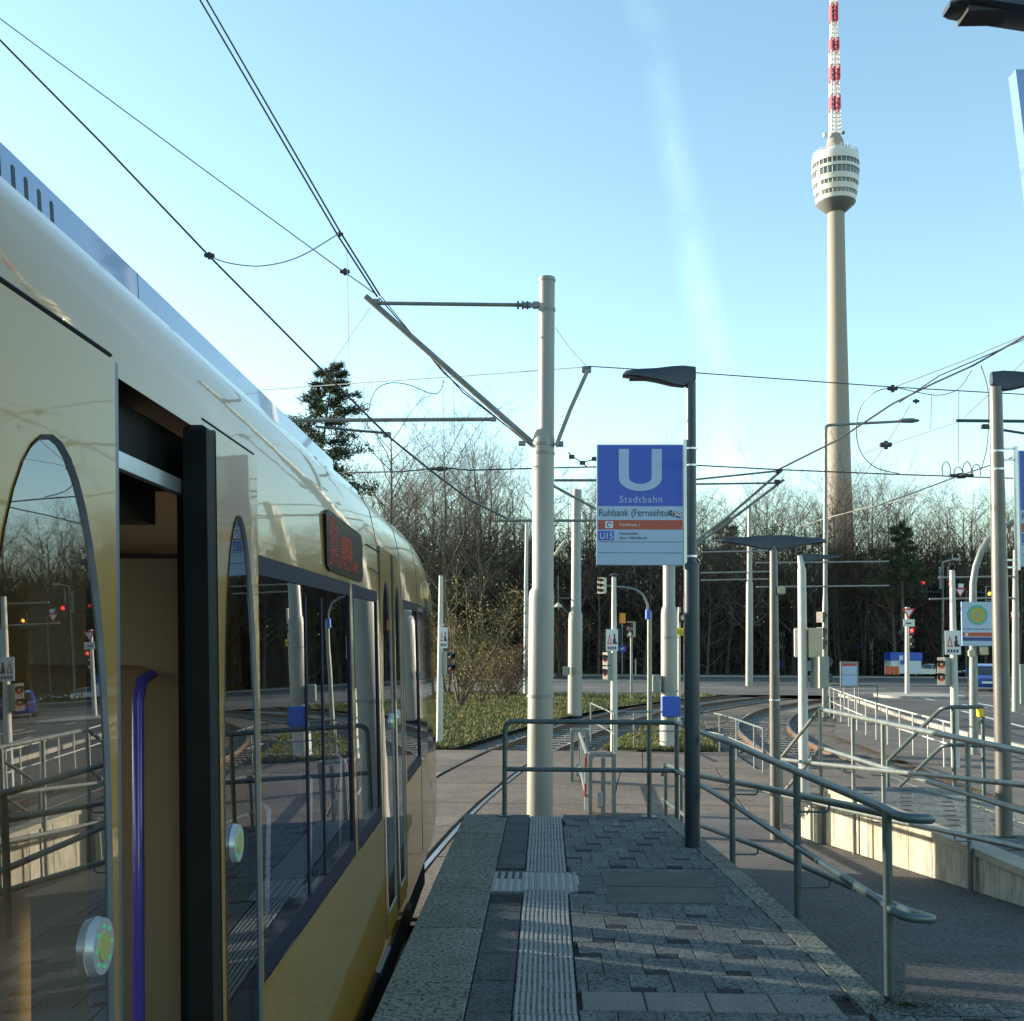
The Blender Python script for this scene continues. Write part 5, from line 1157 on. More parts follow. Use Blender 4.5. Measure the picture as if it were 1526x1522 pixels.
wr = lambda y: hw(smooth_interp([(a, b) for a, b in prof[::-1]], y))
for (y0, y1, gl) in ((303, 297, 0), (297, 291, 1), (291, 283, 0), (283, 277, 1), (277, 269, 0), (269, 259, 1), (259, 254.5, 0), (254.5, 247, 1), (247, 238, 0), (238, 234, 0)):
    off = -0.35 if gl else 0.0
    MB().lathe([(wr(y0)+off, tz(y0)), (wr((y0+y1)/2)+off, tz((y0+y1)/2)), (wr(y1)+off, tz(y1))], c0, 48, True).build('window_band' if gl else 'floor_ring', 'tower_glass' if gl else 'tower_white', TW)
    if gl:
        for q in range(32):
            a_ = 2*math.pi*q/32; r_ = wr((y0+y1)/2)-0.18; MB().tube([(tb.x+r_*math.cos(a_), D+r_*math.sin(a_), tz(y0)), (tb.x+r_*math.cos(a_), D+r_*math.sin(a_), tz(y1))], 0.10, 4).build('mullion', 'tower_white', TW)
for y in (232, 229.5): MB().tube([(tb.x+hw(64)*math.cos(2*math.pi*q/40), D+hw(64)*math.sin(2*math.pi*q/40), tz(y)) for q in range(41)], 0.10, 5).build('railing_ring', 'tower_white', TW)
for q in range(20): a_ = 2*math.pi*q/20; MB().tube([(tb.x+hw(64)*math.cos(a_), D+hw(64)*math.sin(a_), tz(234)), (tb.x+hw(66)*math.cos(a_), D+hw(66)*math.sin(a_), tz(227))], 0.08, 4).build('railing_post', 'tower_white', TW)
MB().lathe([(hw(30), tz(234)), (hw(27), tz(224)), (hw(26), tz(222))], c0, 24).build('upper_deck', 'tower_white', TW)
MB().lathe([(hw(25.5), tz(223.5)), (hw(25.5), tz(221)), (hw(24), tz(210)), (hw(15), tz(202)), (hw(13), tz(200))], c0, 24).build('top_house', 'concrete_tower', TW)
for (dx, y, r) in ((-16, 203, .75), (16.5, 223, .7), (-15, 226, .5), (11, 200, .5)): MB().lathe([(r*.7, -r), (r, -r*.5), (r, r*.6), (r*.5, r)], (tb.x+dx*k, D-1, tz(y)), 12).build('aerial_dish', 'tower_dark' if dx > 0 else 'tower_white', TW)
# lattice mast, painted in red and white lengths
segs = [(202, 166, 14, 'w'), (166, 143, 12.5, 'r'), (143, 122, 12.5, 'w'), (122, 99, 12.5, 'r'), (99, 77, 12.5, 'w'), (77, 58, 11, 'r'), (58, 34, 9, 'w'), (34, 6, 9, 'r'), (6, -20, 8, 'w'), (-20, -50, 7, 'r'), (-50, -80, 5, 'w'), (-80, -120, 3.5, 'r')]
for (y0, y1, wpx, cl) in segs:
    mb = MB(); r = wpx*k/2; z0, z1 = tz(y0), tz(y1); n = max(3, int((z1-z0)/1.3)); cs = [(-r, -r), (r, -r), (r, r), (-r, r)]
    for (a_, b_) in cs: mb.tube([(tb.x+a_, D+b_, z0), (tb.x+a_, D+b_, z1)], 0.17, 4)
    mb.tube([(tb.x, D, z0), (tb.x, D, z1)], r*0.28, 6)
    for i in range(n):
        za, zb_ = z0+(z1-z0)*i/n, z0+(z1-z0)*(i+1)/n
        for q in range(4):
            A, B = cs[q], cs[(q+1) % 4]
            mb.tube([(tb.x+A[0], D+A[1], za), (tb.x+B[0], D+B[1], zb_)], 0.10, 3); mb.tube([(tb.x+B[0], D+B[1], za), (tb.x+A[0], D+A[1], zb_)], 0.10, 3); mb.tube([(tb.x+A[0], D+A[1], za), (tb.x+B[0], D+B[1], za)], 0.12, 3)
    o = mb.build('lattice_section', 'mast_red' if cl == 'r' else 'mast_white', TW, False, fix=False); o['kind'] = 'stuff'
    if cl == 'r':
        for s in (-1, 1): MB().box(tb.x+s*r*0.98-0.16, tb.x+s*r*0.98+0.16, D-r-0.5, D+r+0.5, z0+0.4, z1-0.4, 0.05).build('antenna_panel', 'mast_red', TW)

# ================================================================== TRAFFIC SIGNALS, SIGNS AND OTHER STREET FURNITURE
def post_at(px, py, top, name, label, cat, r0=0.06, r1=0.05, m='galv'):
    p = gr(px, py); t = thing(name, label, cat, p); q = at(px, top, p.y)
    MB().tube([p-Vector((0, 0, 0.05)), (p.x+(q.x-p.x)*0.5, p.y, (p.z+q.z)/2), q], [r0, (r0+r1)/2, r1], 10).build('post', m, t); return t, p
def plate(t, x0, y0, x1, y1, Y, m, name='plate', th=0.02):
    a, b = at(x0, y0, Y), at(x1, y1, Y); return MB().box(a.x, b.x, Y-th, Y, b.z, a.z).build(name, m, t, False)
def tri_sign(t, px, py, hp, Y):                # give-way triangle: red border, white field
    c = at(px, py, Y); s = hp*Y/F
    MB().prism([(c.x-s*0.58, c.z+s*0.5), (c.x+s*0.58, c.z+s*0.5), (c.x, c.z-s*0.5)], Y-0.01, Y).build('sign_border', 'red_edge', t, False)
    MB().prism([(c.x-s*0.36, c.z+s*0.36), (c.x+s*0.36, c.z+s*0.36), (c.x, c.z-s*0.26)], Y-0.014, Y-0.0105).build('sign_field', 'sign_white', t, False)
def disc_sign(t, px, py, dp, Y, m, m2=None):
    c = at(px, py, Y); disc_y((c.x, c.z), dp/2*Y/F, Y, m, 'sign_disc', t, 20)
    if m2: s = dp*Y/F; MB().prism([(c.x-s*.28, c.z+s*.05), (c.x+s*.0, c.z-s*.28), (c.x+s*.05, c.z-s*.12), (c.x+s*.28, c.z+s*.12), (c.x+s*.2, c.z+s*.24), (c.x-s*.05, c.z+s*.03)], Y-0.006, Y-0.002).build('arrow', m2, t, False)
FWD = Vector((0, -1, 0))
# curved mast arm signal
t, p = post_at(968, 1082, 912, 'traffic_signal', 'traffic signal hanging from a curved grey arm with a blue sleeve', 'traffic light', 0.075, 0.07); Y = p.y
pipe(t, [(966, 915), (965, 900), (958, 886), (948, 879), (935, 876), (900, 873)], Y, 3.4, 'arm', 'galv'); q = at(966, 916, Y); MB().lathe([(0.09, -0.14), (0.09, 0.14)], q, 12).build('sleeve', 'blue_box', t)
q = at(895, 873, Y-0.1); signal_head(t, (q.x, Y-0.15, q.z), 0.26, 0.47, 0.12, Vector((-0.7, -0.7, 0)), ['black', 'black', 'black'], body='white_post')
# two-lens signal on the grass
t, p = post_at(941, 1043, 930, 'tram_signal', 'small green-grey tram signal with a white light on the grass', 'signal', 0.06, 0.05); Y = p.y
q = at(939, 938, Y-0.2); signal_head(t, (q.x, Y-0.22, q.z), 0.30, 0.66, 0.22, Vector((-0.5, -0.8, 0)), ['black', 'lens_white'])
t, p = post_at(927, 1008, 928, 'traffic_signal', 'distant signal post with orange box and blue arrow sign', 'traffic light', 0.08, 0.07); Y = p.y
plate(t, 923, 914, 932, 929, Y, 'orange', 'orange_box', 0.2); plate(t, 921, 935, 927, 958, Y-0.1, 'black', 'signal_head', 0.2); disc_sign(t, 927.5, 967, 11, Y-0.12, 'sign_blue', 'sign_white')
t, p = post_at(947, 1008, 982, 'marker_post', 'short white marker post beyond the grass', 'post', 0.08, 0.07, 'white_post')
# tram signal with the yellow number plate
t, p = post_at(1012, 1092, 905, 'tram_signal', 'tram signal with round lamp above a yellow 1078 plate beside the mast', 'signal', 0.045, 0.04, 'white_post'); Y = p.y
MB().tube([at(1021, 1030, Y), at(1021, 890, Y)], 0.04, 8).build('second_post', 'white_post', t); q = at(1018, 920, Y-0.1); signal_head(t, (q.x, Y-0.12, q.z), 0.22, 0.27, 0.14, Vector((-0.2, -1, 0)), ['lens_white'], body='black')
plate(t, 1008, 936, 1026, 947, Y-0.08, 'yellow_plate', 'number_plate'); a = at(1008.6, 945.5, Y-0.105); text('lettering', '1078', 0.17, a, 'black', t, 0.27); plate(t, 1002, 936, 1007, 947, Y-0.08, 'sign_white', 'plate')
# give-way post on the traffic island
t, p = post_at(1352, 1038, 905, 'traffic_signal', 'traffic light on the island showing red under a give-way triangle', 'traffic light', 0.11, 0.10, 'white_post'); Y = p.y
tri_sign(t, 1354, 915, 16, Y-0.14); plate(t, 1346, 923, 1363, 934, Y-0.12, 'sign_white'); text('lettering', '.', 0.01, at(1347, 930, Y-0.15), 'sign_text', t) if False else None
plate(t, 1350, 928, 1358, 930, Y-0.145, 'sign_text', 'arrow_print', 0.004)
q = at(1357, 950, Y-0.1); signal_head(t, (q.x+0.05, Y-0.12, q.z), 0.30, 1.0, 0.2, Vector((0.35, -1, 0)), ['lit_red', 'black', 'black'], body='black')
# antenna mast with a lamp and a boom of red lights
t, p = post_at(1405, 1008, 842, 'street_lamp', 'far street lamp carrying antenna boxes and a boom of red lights', 'street lamp', 0.16, 0.12); Y = p.y
pipe(t, [(1404, 845), (1405, 838), (1420, 834)], Y, 2.2, 'arm', 'white_post'); q = at(1424, 834, Y); MB().box(q.x-0.35, q.x+0.45, Y-0.15, Y+0.15, q.z-0.12, q.z+0.12, 0.06).build('lamp_head', 'white_post', t)
for (a_, b_) in ((1398, 1402), (1410, 1413)): plate(t, a_, 845, b_, 878, Y, 'galv', 'antenna_box', 0.3)
pipe(t, [(1378, 882), (1405, 883)], Y, 1.8, 'boom', 'galv_dark')
for (x, y) in ((1375, 871), (1416, 873)): q = at(x, y+6, Y-0.2); signal_head(t, (q.x, Y-0.3, q.z), 0.85, 1.9, 0.25, FWD, ['lit_red', 'black', 'black'], body='black')
# curved arm right
t, p = post_at(1380, 1003, 925, 'traffic_signal', 'grey post with a curved arm bending right at the far crossing', 'traffic light', 0.10, 0.09); Y = p.y
pipe(t, [(1380, 926), (1382, 918), (1388, 913), (1400, 910), (1418, 908)], Y, 2, 'arm', 'galv'); plate(t, 1381, 937, 1386, 945, Y, 'white_post', 'sign_back'); plate(t, 1382, 957, 1386, 970, Y, 'signal_body', 'signal_back', 0.15)
# signals near the right edge
t, p = post_at(1440, 1010, 880, 'traffic_signal', 'far signal head with white rim glowing orange behind the bus stop sign', 'traffic light', 0.08, 0.08, 'galv_dark') ; Y = p.y
q = at(1473, 885, Y); pipe(t, [(1440, 882), (1473, 884)], Y, 1.5, 'boom', 'galv_dark'); signal_head(t, (q.x, Y-0.2, q.z), 0.62, 1.45, 0.2, FWD, ['black', 'lit_amber', 'black'], body='white_post')
tri_sign(t, 1431, 884, 14, Y-0.3); plate(t, 1428, 870, 1436, 876, Y-0.25, 'sign_white')
t, p = post_at(1513, 1046, 850, 'traffic_signal', 'traffic light glowing amber under a give-way triangle beside the second sign', 'traffic light', 0.09, 0.08, 'white_post'); Y = p.y
tri_sign(t, 1513, 926, 13, Y-0.14); plate(t, 1507, 912, 1519, 920, Y-0.12, 'sign_white'); q = at(1514, 957, Y-0.1); signal_head(t, (q.x, Y-0.14, q.z), 0.24, 0.8, 0.2, FWD, ['lit_red', 'lit_amber', 'black'], body='black')
p = gr(1519, 1045); a, b = at(1514, 990, p.y-2), at(1545, 1040, p.y-2); t = thing('control_cabinet', 'grey control cabinet at the right picture side', 'cabinet', (a.x+.3, p.y-2, zg(p.y))); MB().box(a.x, b.x, p.y-2.4, p.y-2, zg(p.y)-0.02, a.z, 0.02).build('housing', 'signal_body', t); MB().box((a.x+b.x)/2-0.005, (a.x+b.x)/2+0.005, p.y-2.406, p.y-2.4, zg(p.y)+0.1, a.z-0.1).build('door_gap', 'black', t, False)
# small far signs
t, p = post_at(1279, 1003, 958, 'road_sign', 'far post with a round blue sign before the dark wood', 'sign', 0.05, 0.05); disc_sign(t, 1279, 963, 9, p.y-0.1, 'sign_blue'); 
t, p = post_at(1283, 1000, 955, 'road_sign', 'far post with a red rimmed round sign before the dark wood', 'sign', 0.05, 0.05); disc_sign(t, 1283, 960, 7, p.y-0.1, 'sign_white'); disc_sign(t, 1284, 967, 6, p.y-0.12, 'red_edge')
t, p = post_at(1300, 1005, 950, 'traffic_signal', 'far plain grey signal post left of the blue booth', 'traffic light', 0.09, 0.08); plate(t, 1296, 958, 1300, 969, p.y, 'signal_body', 'signal_back', 0.2)
t, p = post_at(1346, 1004, 928, 'road_sign', 'far grey post with a round sign back beside the blue booth', 'sign', 0.10, 0.10); disc_sign(t, 1343, 942, 9, p.y-0.12, 'galv')
t, p = post_at(1166, 1003, 936, 'road_sign', 'far post with two round signs and a blue arrow, left of the white signal post', 'sign', 0.05, 0.05); disc_sign(t, 1166, 946, 8, p.y-0.1, 'galv'); disc_sign(t, 1166.5, 964, 8, p.y-0.1, 'galv'); plate(t, 1161, 984, 1170, 994, p.y-0.05, 'sign_blue', 'arrow_board')
# construction booth and barrier
p = gr(1340, 1009); t = thing('site_booth', 'blue and white site booth before the dark wood', 'booth', p); Y = p.y
plate(t, 1318, 984, 1363, 1003, Y+2, 'sign_white', 'wall', 2.0); plate(t, 1317, 972, 1364, 984, Y+2.05, 'blue_box', 'roof', 2.1); plate(t, 1340, 977, 1346, 990, Y-0.06, 'sign_white', 'notice', 0.04); disc_sign(t, 1345, 987, 7, Y-0.12, 'sign_blue')
p = gr(1328, 1012); t = thing('site_barrier', 'orange construction barrier panels before the blue booth', 'barrier', p); Y = p.y
for i in range(3): plate(t, 1319+7*i, 993, 1325+7*i, 1005, Y, 'orange_red', 'panel', 0.08)
for i in range(4): plate(t, 1318+7*i, 991, 1319+7*i, 1006, Y+0.05, 'sign_white', 'post', 0.08)

# ================================================================== CARS
def car(label, x, y, rz, paint, L=4.4, Wd=1.75, H=1.42, kind='saloon'):
    t = thing('parked_car' if kind == 'still' else 'car', label, 'car', (x, y, zg(y)), rz, 'cars on the road'); h = H/1.42
    low = [(-L/2, 0.42), (-L/2+0.06, 0.68*h), (-L/2+0.35, 0.80*h), (-L*0.22, 0.86*h), (L*0.18, 0.88*h), (L/2-0.25, 0.86*h), (L/2-0.02, 0.74*h), (L/2, 0.42), (L/2-0.12, 0.24), (-L/2+0.12, 0.22)]
    if kind == 'sport': low[1] = (-L/2+0.08, 0.55); low[2] = (-L/2+0.45, 0.68); low[3] = (-L*0.20, 0.80)
    secs = []
    for s, ins in ((-1, 0.10), (-0.94, 0.0), (0.94, 0.0), (1, 0.10)):
        secs.append([(a*(1-ins*0.16), s*Wd/2, b-ins*0.35*(1 if b > 0.6 else 0)) for a, b in low])
    bd = MB().loft(secs).build('body', paint, t, True, True)
    cab = [(-L*0.24, 0.84*h), (-L*0.07, H-0.05), (L*0.02, H), (L*0.20, H-0.02), (L*0.30, H-0.12), (L*0.43, 0.86*h)]
    gl = MB().loft([[(a, s*(Wd/2-0.07-(0.20 if b > 1.1*h else 0.02)), b-0.002) for a, b in cab] for s in (-1, 1)]).build('greenhouse', 'car_glass', t, True, True)
    rf = [(-L*0.075, H-0.05), (L*0.02, H+0.008), (L*0.20, H-0.012), (L*0.31, H-0.125), (L*0.30, H-0.16), (L*0.19, H-0.05), (L*0.02, H-0.03), (-L*0.07, H-0.09)]
    MB().loft([[(a, s*(Wd/2-0.265), b) for a, b in rf] for s in (-1, 1)]).build('roof', paint, t, True, True)
    for s in (-1, 1):
        for (a0, a1) in (((-L*0.235, 0.85*h), (-L*0.07, H-0.06)), ((L*0.11, 0.87*h), (L*0.10, H-0.03)), ((L*0.42, 0.87*h), (L*0.29, H-0.13))):
            MB().tube([(a0[0], s*(Wd/2-0.085), a0[1]), (a1[0], s*(Wd/2-0.262), a1[1])], 0.035, 5).build('pillar', paint, t, True, True)
        for xa in (-L*0.31, L*0.30):
            r = 0.31
            vs = [(xa+q*math.cos(2*math.pi*k_/18), s*(Wd/2-dy), 0.31+q*math.sin(2*math.pi*k_/18)) for q, dy in ((r*.6, .0), (r*.62, -.012), (r*.96, -.012), (r, .02), (r, .2)) for k_ in range(18)]
            wl_ = MB().add(vs, [(i*18+k_, i*18+(k_+1) % 18, (i+1)*18+(k_+1) % 18, (i+1)*18+k_) for i in range(1, 4) for k_ in range(18)]).build('tyre', 'tyre', t, True, True)
            MB().add([(xa+q*math.cos(2*math.pi*k_/18), s*(Wd/2-(-.006 if q > .1 else -.02)), 0.31+q*math.sin(2*math.pi*k_/18)) for q in (r*.63, .001) for k_ in range(18)], [(k_, (k_+1) % 18, 18+(k_+1) % 18, 18+k_) for k_ in range(18)]).build('rim', 'rim', wl_, True, True)
        MB().box(-L/2-0.005, -L/2+0.16, s*Wd*0.36-0.16, s*Wd*0.36+0.16, 0.56*h, 0.68*h, 0.03).build('headlight', 'lens_white', t, True, True)
        MB().box(L/2-0.16, L/2+0.008, s*Wd*0.38-0.14, s*Wd*0.38+0.14, 0.62*h, 0.76*h, 0.03).build('tail_light', 'tail_red', t, True, True)
        MB().box(-L*0.17, -L*0.13, min(s*(Wd/2-0.03), s*(Wd/2+0.12)), max(s*(Wd/2-0.03), s*(Wd/2+0.12)), 0.90*h, 1.02*h, 0.03).build('mirror', paint, t, True, True)
    MB().box(L/2+0.003, L/2+0.014, -0.26, 0.26, 0.45, 0.56).build('number_plate', 'sign_white', t, False, True); MB().box(-L/2-0.012, -L/2-0.001, -0.26, 0.26, 0.42, 0.52).build('number_plate', 'sign_white', t, False, True)
    return t
p = gr(1381, 1008); car('low silver sports car passing left beyond the traffic island', p.x, p.y+0.6, R(6), 'car_silver', 4.3, 1.8, 1.26, 'sport')
p = gr(1490, 1031); car('bright blue car seen partly behind the sunlit lamp post', p.x, p.y+1.8, R(-110), 'car_blue', 4.0, 1.75, 1.46)
p = gr(1434, 1008); car('small black car beyond the crossing signal post', p.x, p.y+1, R(70), 'car_dark', 4.0, 1.7, 1.35)
p = gr(1473, 1008); car('dark teal car beyond the bus stop sign', p.x, p.y+2, R(25), 'car_teal', 4.5, 1.8, 1.5)
p = gr(735, 1011); car('dark maroon estate car half hidden behind the brown shrubs', p.x, p.y+2, R(4), 'car_maroon', 4.8, 1.8, 1.55)

# ================================================================== TREES
class TB:                                      # light-weight branch mesh: three-sided tapering sticks
    def __init__(s): s.v = []; s.f = []
    def stick(s, pts, rs, n=3):
        b = len(s.v); m = len(pts)
        for i, p in enumerate(pts):
            d = pts[min(i+1, m-1)]-pts[max(i-1, 0)]; a = d.cross(Vector((0.31, 0.17, 0.93)) if abs(d.z) < 0.95*d.length else Vector((1, 0.2, 0)))
            a.normalize(); c = a.cross(d).normalized()
            for k in range(n): t = 2*math.pi*k/n; q = p+(a*math.cos(t)+c*math.sin(t))*rs[i]; s.v.append((q.x, q.y, q.z))
        for i in range(m-1):
            for k in range(n): s.f.append((b+i*n+k, b+i*n+(k+1) % n, b+(i+1)*n+(k+1) % n, b+(i+1)*n+k))
    def tri(s, a, b_, c): k = len(s.v); s.v += [tuple(a), tuple(b_), tuple(c)]; s.f.append((k, k+1, k+2))
    def mesh(s, name, m):
        me = bpy.data.meshes.new(name); me.from_pydata(s.v, [], s.f); me.materials.append(MAT[m]); me.update(); return me
U = random.uniform
def rv(): 
    v = Vector((U(-1, 1), U(-1, 1), U(-1, 1))); return v.normalized() if v.length > 0.01 else Vector((0, 0, 1))
def grow(tb, p, d, L, r, lvl, maxl, up=0.15, kids=(0, 7, 6, 6), wig=0.22):
    n = 4 if lvl < maxl-1 else (3 if lvl < maxl else 1); pts = [p.copy()]; rs = [r]; cd_ = d.normalized()
    for i in range(n):
        cd_ = (cd_+rv()*wig+Vector((0, 0, up))).normalized(); p = p+cd_*(L/n); pts.append(p.copy()); rs.append(max(r*(1-0.8*(i+1)/n), 0.006))
    tb.stick(pts, rs)
    if lvl >= maxl: return
    for k in range(kids[lvl]):
        t = U(0.25, 1.0); i = min(n-1, int(t*n)); q = pts[i]+(pts[i+1]-pts[i])*(t*n-i); base = (pts[i+1]-pts[i]).normalized()
        nd = (base*U(0.5, 1.0)+rv()*0.85).normalized()
        grow(tb, q, nd, L*U(0.28, 0.55), r*0.42*(1.1-0.5*t), lvl+1, maxl, up, kids, wig)
def bare_tree(seed, H, spread, first, nb, kids, r0, m='twig', rt=0.012):
    random.seed(seed); trunk = TB(); crown = TB(); n = 9; p = Vector((0, 0, -0.3)); d = Vector((0, 0, 1)); pts = [p]; rs = [r0*1.25]
    for i in range(n):
        d = (d+rv()*0.07+Vector((0, 0, 0.12))).normalized(); p = p+d*(H*0.86/n); pts.append(p); rs.append(r0*(1-0.86*(i+1)/n))
    trunk.stick(pts, rs, 7)
    for k in range(nb):
        t = first+(1-first)*(k+U(0, 1))/nb; t = min(t, 0.995); i = min(n-1, int(t*n)); q = pts[i]+(pts[i+1]-pts[i])*(t*n-i); a = k*2.4+U(-0.5, 0.5)
        el = U(0.35, 1.0); dv = Vector((math.cos(a)*spread, math.sin(a)*spread, el))
        L = H*U(0.20, 0.34)*(1.15-0.55*abs(t-0.55)); grow(crown, q, dv, L, r0*0.36*(1.15-0.7*t), 1, 3, 0.12, kids)
    return trunk.mesh('trunk', 'bark'), crown.mesh('crown', m)
KINDS = [bare_tree(1, 20, 0.9, 0.26, 24, (0, 8, 7, 6), 0.24), bare_tree(2, 22, 0.7, 0.34, 22, (0, 8, 7, 6), 0.22), bare_tree(3, 18, 1.1, 0.20, 24, (0, 8, 7, 6), 0.22, 'twig_pale'), bare_tree(4, 21, 0.55, 0.36, 22, (0, 8, 7, 6), 0.18), bare_tree(5, 19, 0.8, 0.25, 24, (0, 8, 7, 6), 0.20, 'twig_pale'), bare_tree(6, 17, 1.0, 0.10, 28, (0, 8, 7, 6), 0.17), bare_tree(16, 16, 1.0, 0.06, 30, (0, 8, 7, 6), 0.15)]
def plant_tree(name, label, meshes, x, y, rz, sc, group, parts=('trunk', 'crown'), dz=0.0):
    t = thing(name, label, 'tree', (x, y, zg(y)-0.18+dz), rz, group); t.scale = (sc, sc, sc*U(0.95, 1.05))
    for nm, me in zip(parts, meshes):
        o = bpy.data.objects.new(nm, me); COL.objects.link(o); o.parent = t; ORG[o.name] = Vector((0, 0, 0))
    return t
random.seed(42); G = 'bare trees of the wood'
spots = []
for row, (y0, y1, dx) in enumerate(((112.5, 118, 2.5), (119, 127, 3.0), (128, 138, 3.8), (140, 152, 5.5))):
    x = -(y0*0.62)
    while x < y0*0.66:
        spots.append((x+U(-1, 1), U(y0, y1), row)); x += dx*U(0.75, 1.3)
ADJ = {0: 'broad ', 1: 'high ', 2: 'wide pale ', 3: 'narrow ', 4: 'pale ', 5: 'low-branched ', 6: 'bushy '}
TAGS = ['tall bare tree with dense grey-brown twigs at the edge of the wood', 'slim bare tree standing among others in the second line of the wood', 'bare tree deep inside the wood, seen between nearer trunks', 'bare tree at the back of the wood with only its top showing']
for (x, y, row) in spots:
    px = 815+x/y*F
    hs = smooth_interp([(-400, 1.0), (350, 1.15), (480, 1.14), (560, 1.2), (700, 1.22), (790, 1.08), (900, 1.06), (1040, 1.02), (1150, 1.02), (1250, 1.06), (1330, 1.0), (1450, 1.02), (1526, 1.05), (2500, 1.1)], px)
    kk = random.randrange(7); plant_tree('bare_tree', ADJ[kk]+TAGS[row], KINDS[kk], x, y, U(0, 6.28), hs*U(0.86, 1.06)*(1+0.05*row), G)
# big clear-standing bare trees above the knotted wire
for (px, y, k, s, lb) in ((600, 100, 0, 1.3, 'broad spreading bare tree whose crown stands free against the sky'), (668, 102, 4, 1.36, 'tall bare tree with forked crown between the fir and the large mast'), (722, 104, 1, 1.06, 'bare tree just left of the large mast'), (545, 98, 5, 1.12, 'bare tree with low branches right beside the dark fir'), (420, 92, 2, 1.16, 'pale twiggy tree behind the tram roof'), (1262, 118, 2, 0.82, 'dense bare tree right in front of the tower foot'), (1335, 112, 0, 0.60, 'low bare tree beside the small dark evergreen')):
    q = at(px, 945, y); plant_tree('bare_tree', lb, KINDS[k], q.x, y, 1.3*px, s, G)
# fir and small evergreen
def conifer(seed, H, r0, nb, spread, lean=0.0):
    random.seed(seed); tr = TB(); cr_ = TB(); tr.stick([Vector((0, 0, -0.3)), Vector((0.1, 0, H*0.5)), Vector((0.1+lean, 0, H))], [r0, r0*0.6, 0.03], 7)
    for k in range(nb):
        t = 0.28+0.72*k/nb; a = k*2.399+U(-0.4, 0.4); z = H*t; L = spread*(1.05-t)**0.7*U(0.55, 1.25); p0 = Vector((0.1+lean*max(0, t-0.5)*2, 0, z)); d = Vector((math.cos(a), math.sin(a), U(0.05, 0.45)))
        p1 = p0+d.normalized()*L*0.6; p2 = p1+(d+Vector((0.25, 0, -0.25))).normalized()*L*0.45; tr.stick([p0, p1, p2], [0.05, 0.03, 0.012])
        for j in range(210):
            u = U(0.25, 1.05); q = (p0+(p1-p0)*u/0.6 if u < 0.6 else p1+(p2-p1)*(u-0.6)/0.4)+rv()*U(0, 0.6)*min(1, L/2.5)
            w_ = (rv()+d*0.6+Vector((0, 0, 0.1))).normalized(); sd = w_.cross(rv()).normalized(); ln = U(0.3, 0.7); cr_.tri(q-sd*0.05, q+sd*0.05, q+w_*ln)
    return tr.mesh('trunk', 'bark'), cr_.mesh('crown', 'needle')
fir = conifer(9, 23.5, 0.30, 80, 7.4, 1.6); q = at(490, 945, 82)
plant_tree('fir_tree', 'dark green fir leaning above the tram roof', fir, q.x-1.6, 82, 0.4, 1.0, 'evergreens')
ev = conifer(10, 11, 0.2, 30, 4.0); q = at(1345, 945, 110); plant_tree('fir_tree', 'small dark evergreen among the bare trees right of the tower', ev, q.x, 110, 0.4, 0.95, 'evergreens', dz=5.0)
q = at(1082, 945, 150); plant_tree('fir_tree', 'narrow distant evergreen tip left of the double lamp', ev, q.x, 150, 0.4, 1.5, 'evergreens', dz=3.0)
# undergrowth and far wood: one uncountable mass
random.seed(77); tb_ = TB()
for i in range(5200):
    y = 113+127*random.random()**1.3; x = U(-1.25, 0.75)*y; z = zg(y)-0.3; H = U(10, 19)*smooth_interp([(-1, 1.1), (0, 1.05), (0.1, 0.95), (1, 0.95)], x/y)
    p = Vector((x, y, z)); l = rv()*0.5; l.z = 0; tb_.stick([p, p+Vector((l.x, l.y, H*0.5)), p+Vector((l.x*2, l.y*2, H))], [U(0.06, 0.13), 0.06, 0.02])
    for j in range(10):
        h = H*U(0.25, 1.0); q = p+l*(2*h/H)+Vector((0, 0, h)); d = (rv()+Vector((0, 0, 0.7))).normalized(); L = U(0.8, 3.0); e_ = q+d*L
        sd = d.cross(rv()).normalized()*0.035; tb_.tri(q-sd, q+sd, e_)
        for w_ in range(3): q2 = q+d*L*U(0.3, 1); d2 = (rv()+d).normalized(); sd = d2.cross(rv()).normalized()*0.025; tb_.tri(q2-sd, q2+sd, q2+d2*U(0.4, 1.3))
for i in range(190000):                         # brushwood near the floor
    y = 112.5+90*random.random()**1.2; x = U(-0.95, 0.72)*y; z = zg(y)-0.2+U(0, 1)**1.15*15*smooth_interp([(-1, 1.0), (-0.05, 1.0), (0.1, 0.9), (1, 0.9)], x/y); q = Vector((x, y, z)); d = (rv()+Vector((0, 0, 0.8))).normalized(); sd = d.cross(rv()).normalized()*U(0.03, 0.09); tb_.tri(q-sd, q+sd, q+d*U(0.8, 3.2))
o = bpy.data.objects.new('woodland', tb_.mesh('woodland', 'wood_mass')); COL.objects.link(o); o['kind'] = 'stuff'; o['label'] = 'dark mass of brushwood and far trunks filling the wood'; o['category'] = 'woodland'; ORG[o.name] = Vector()
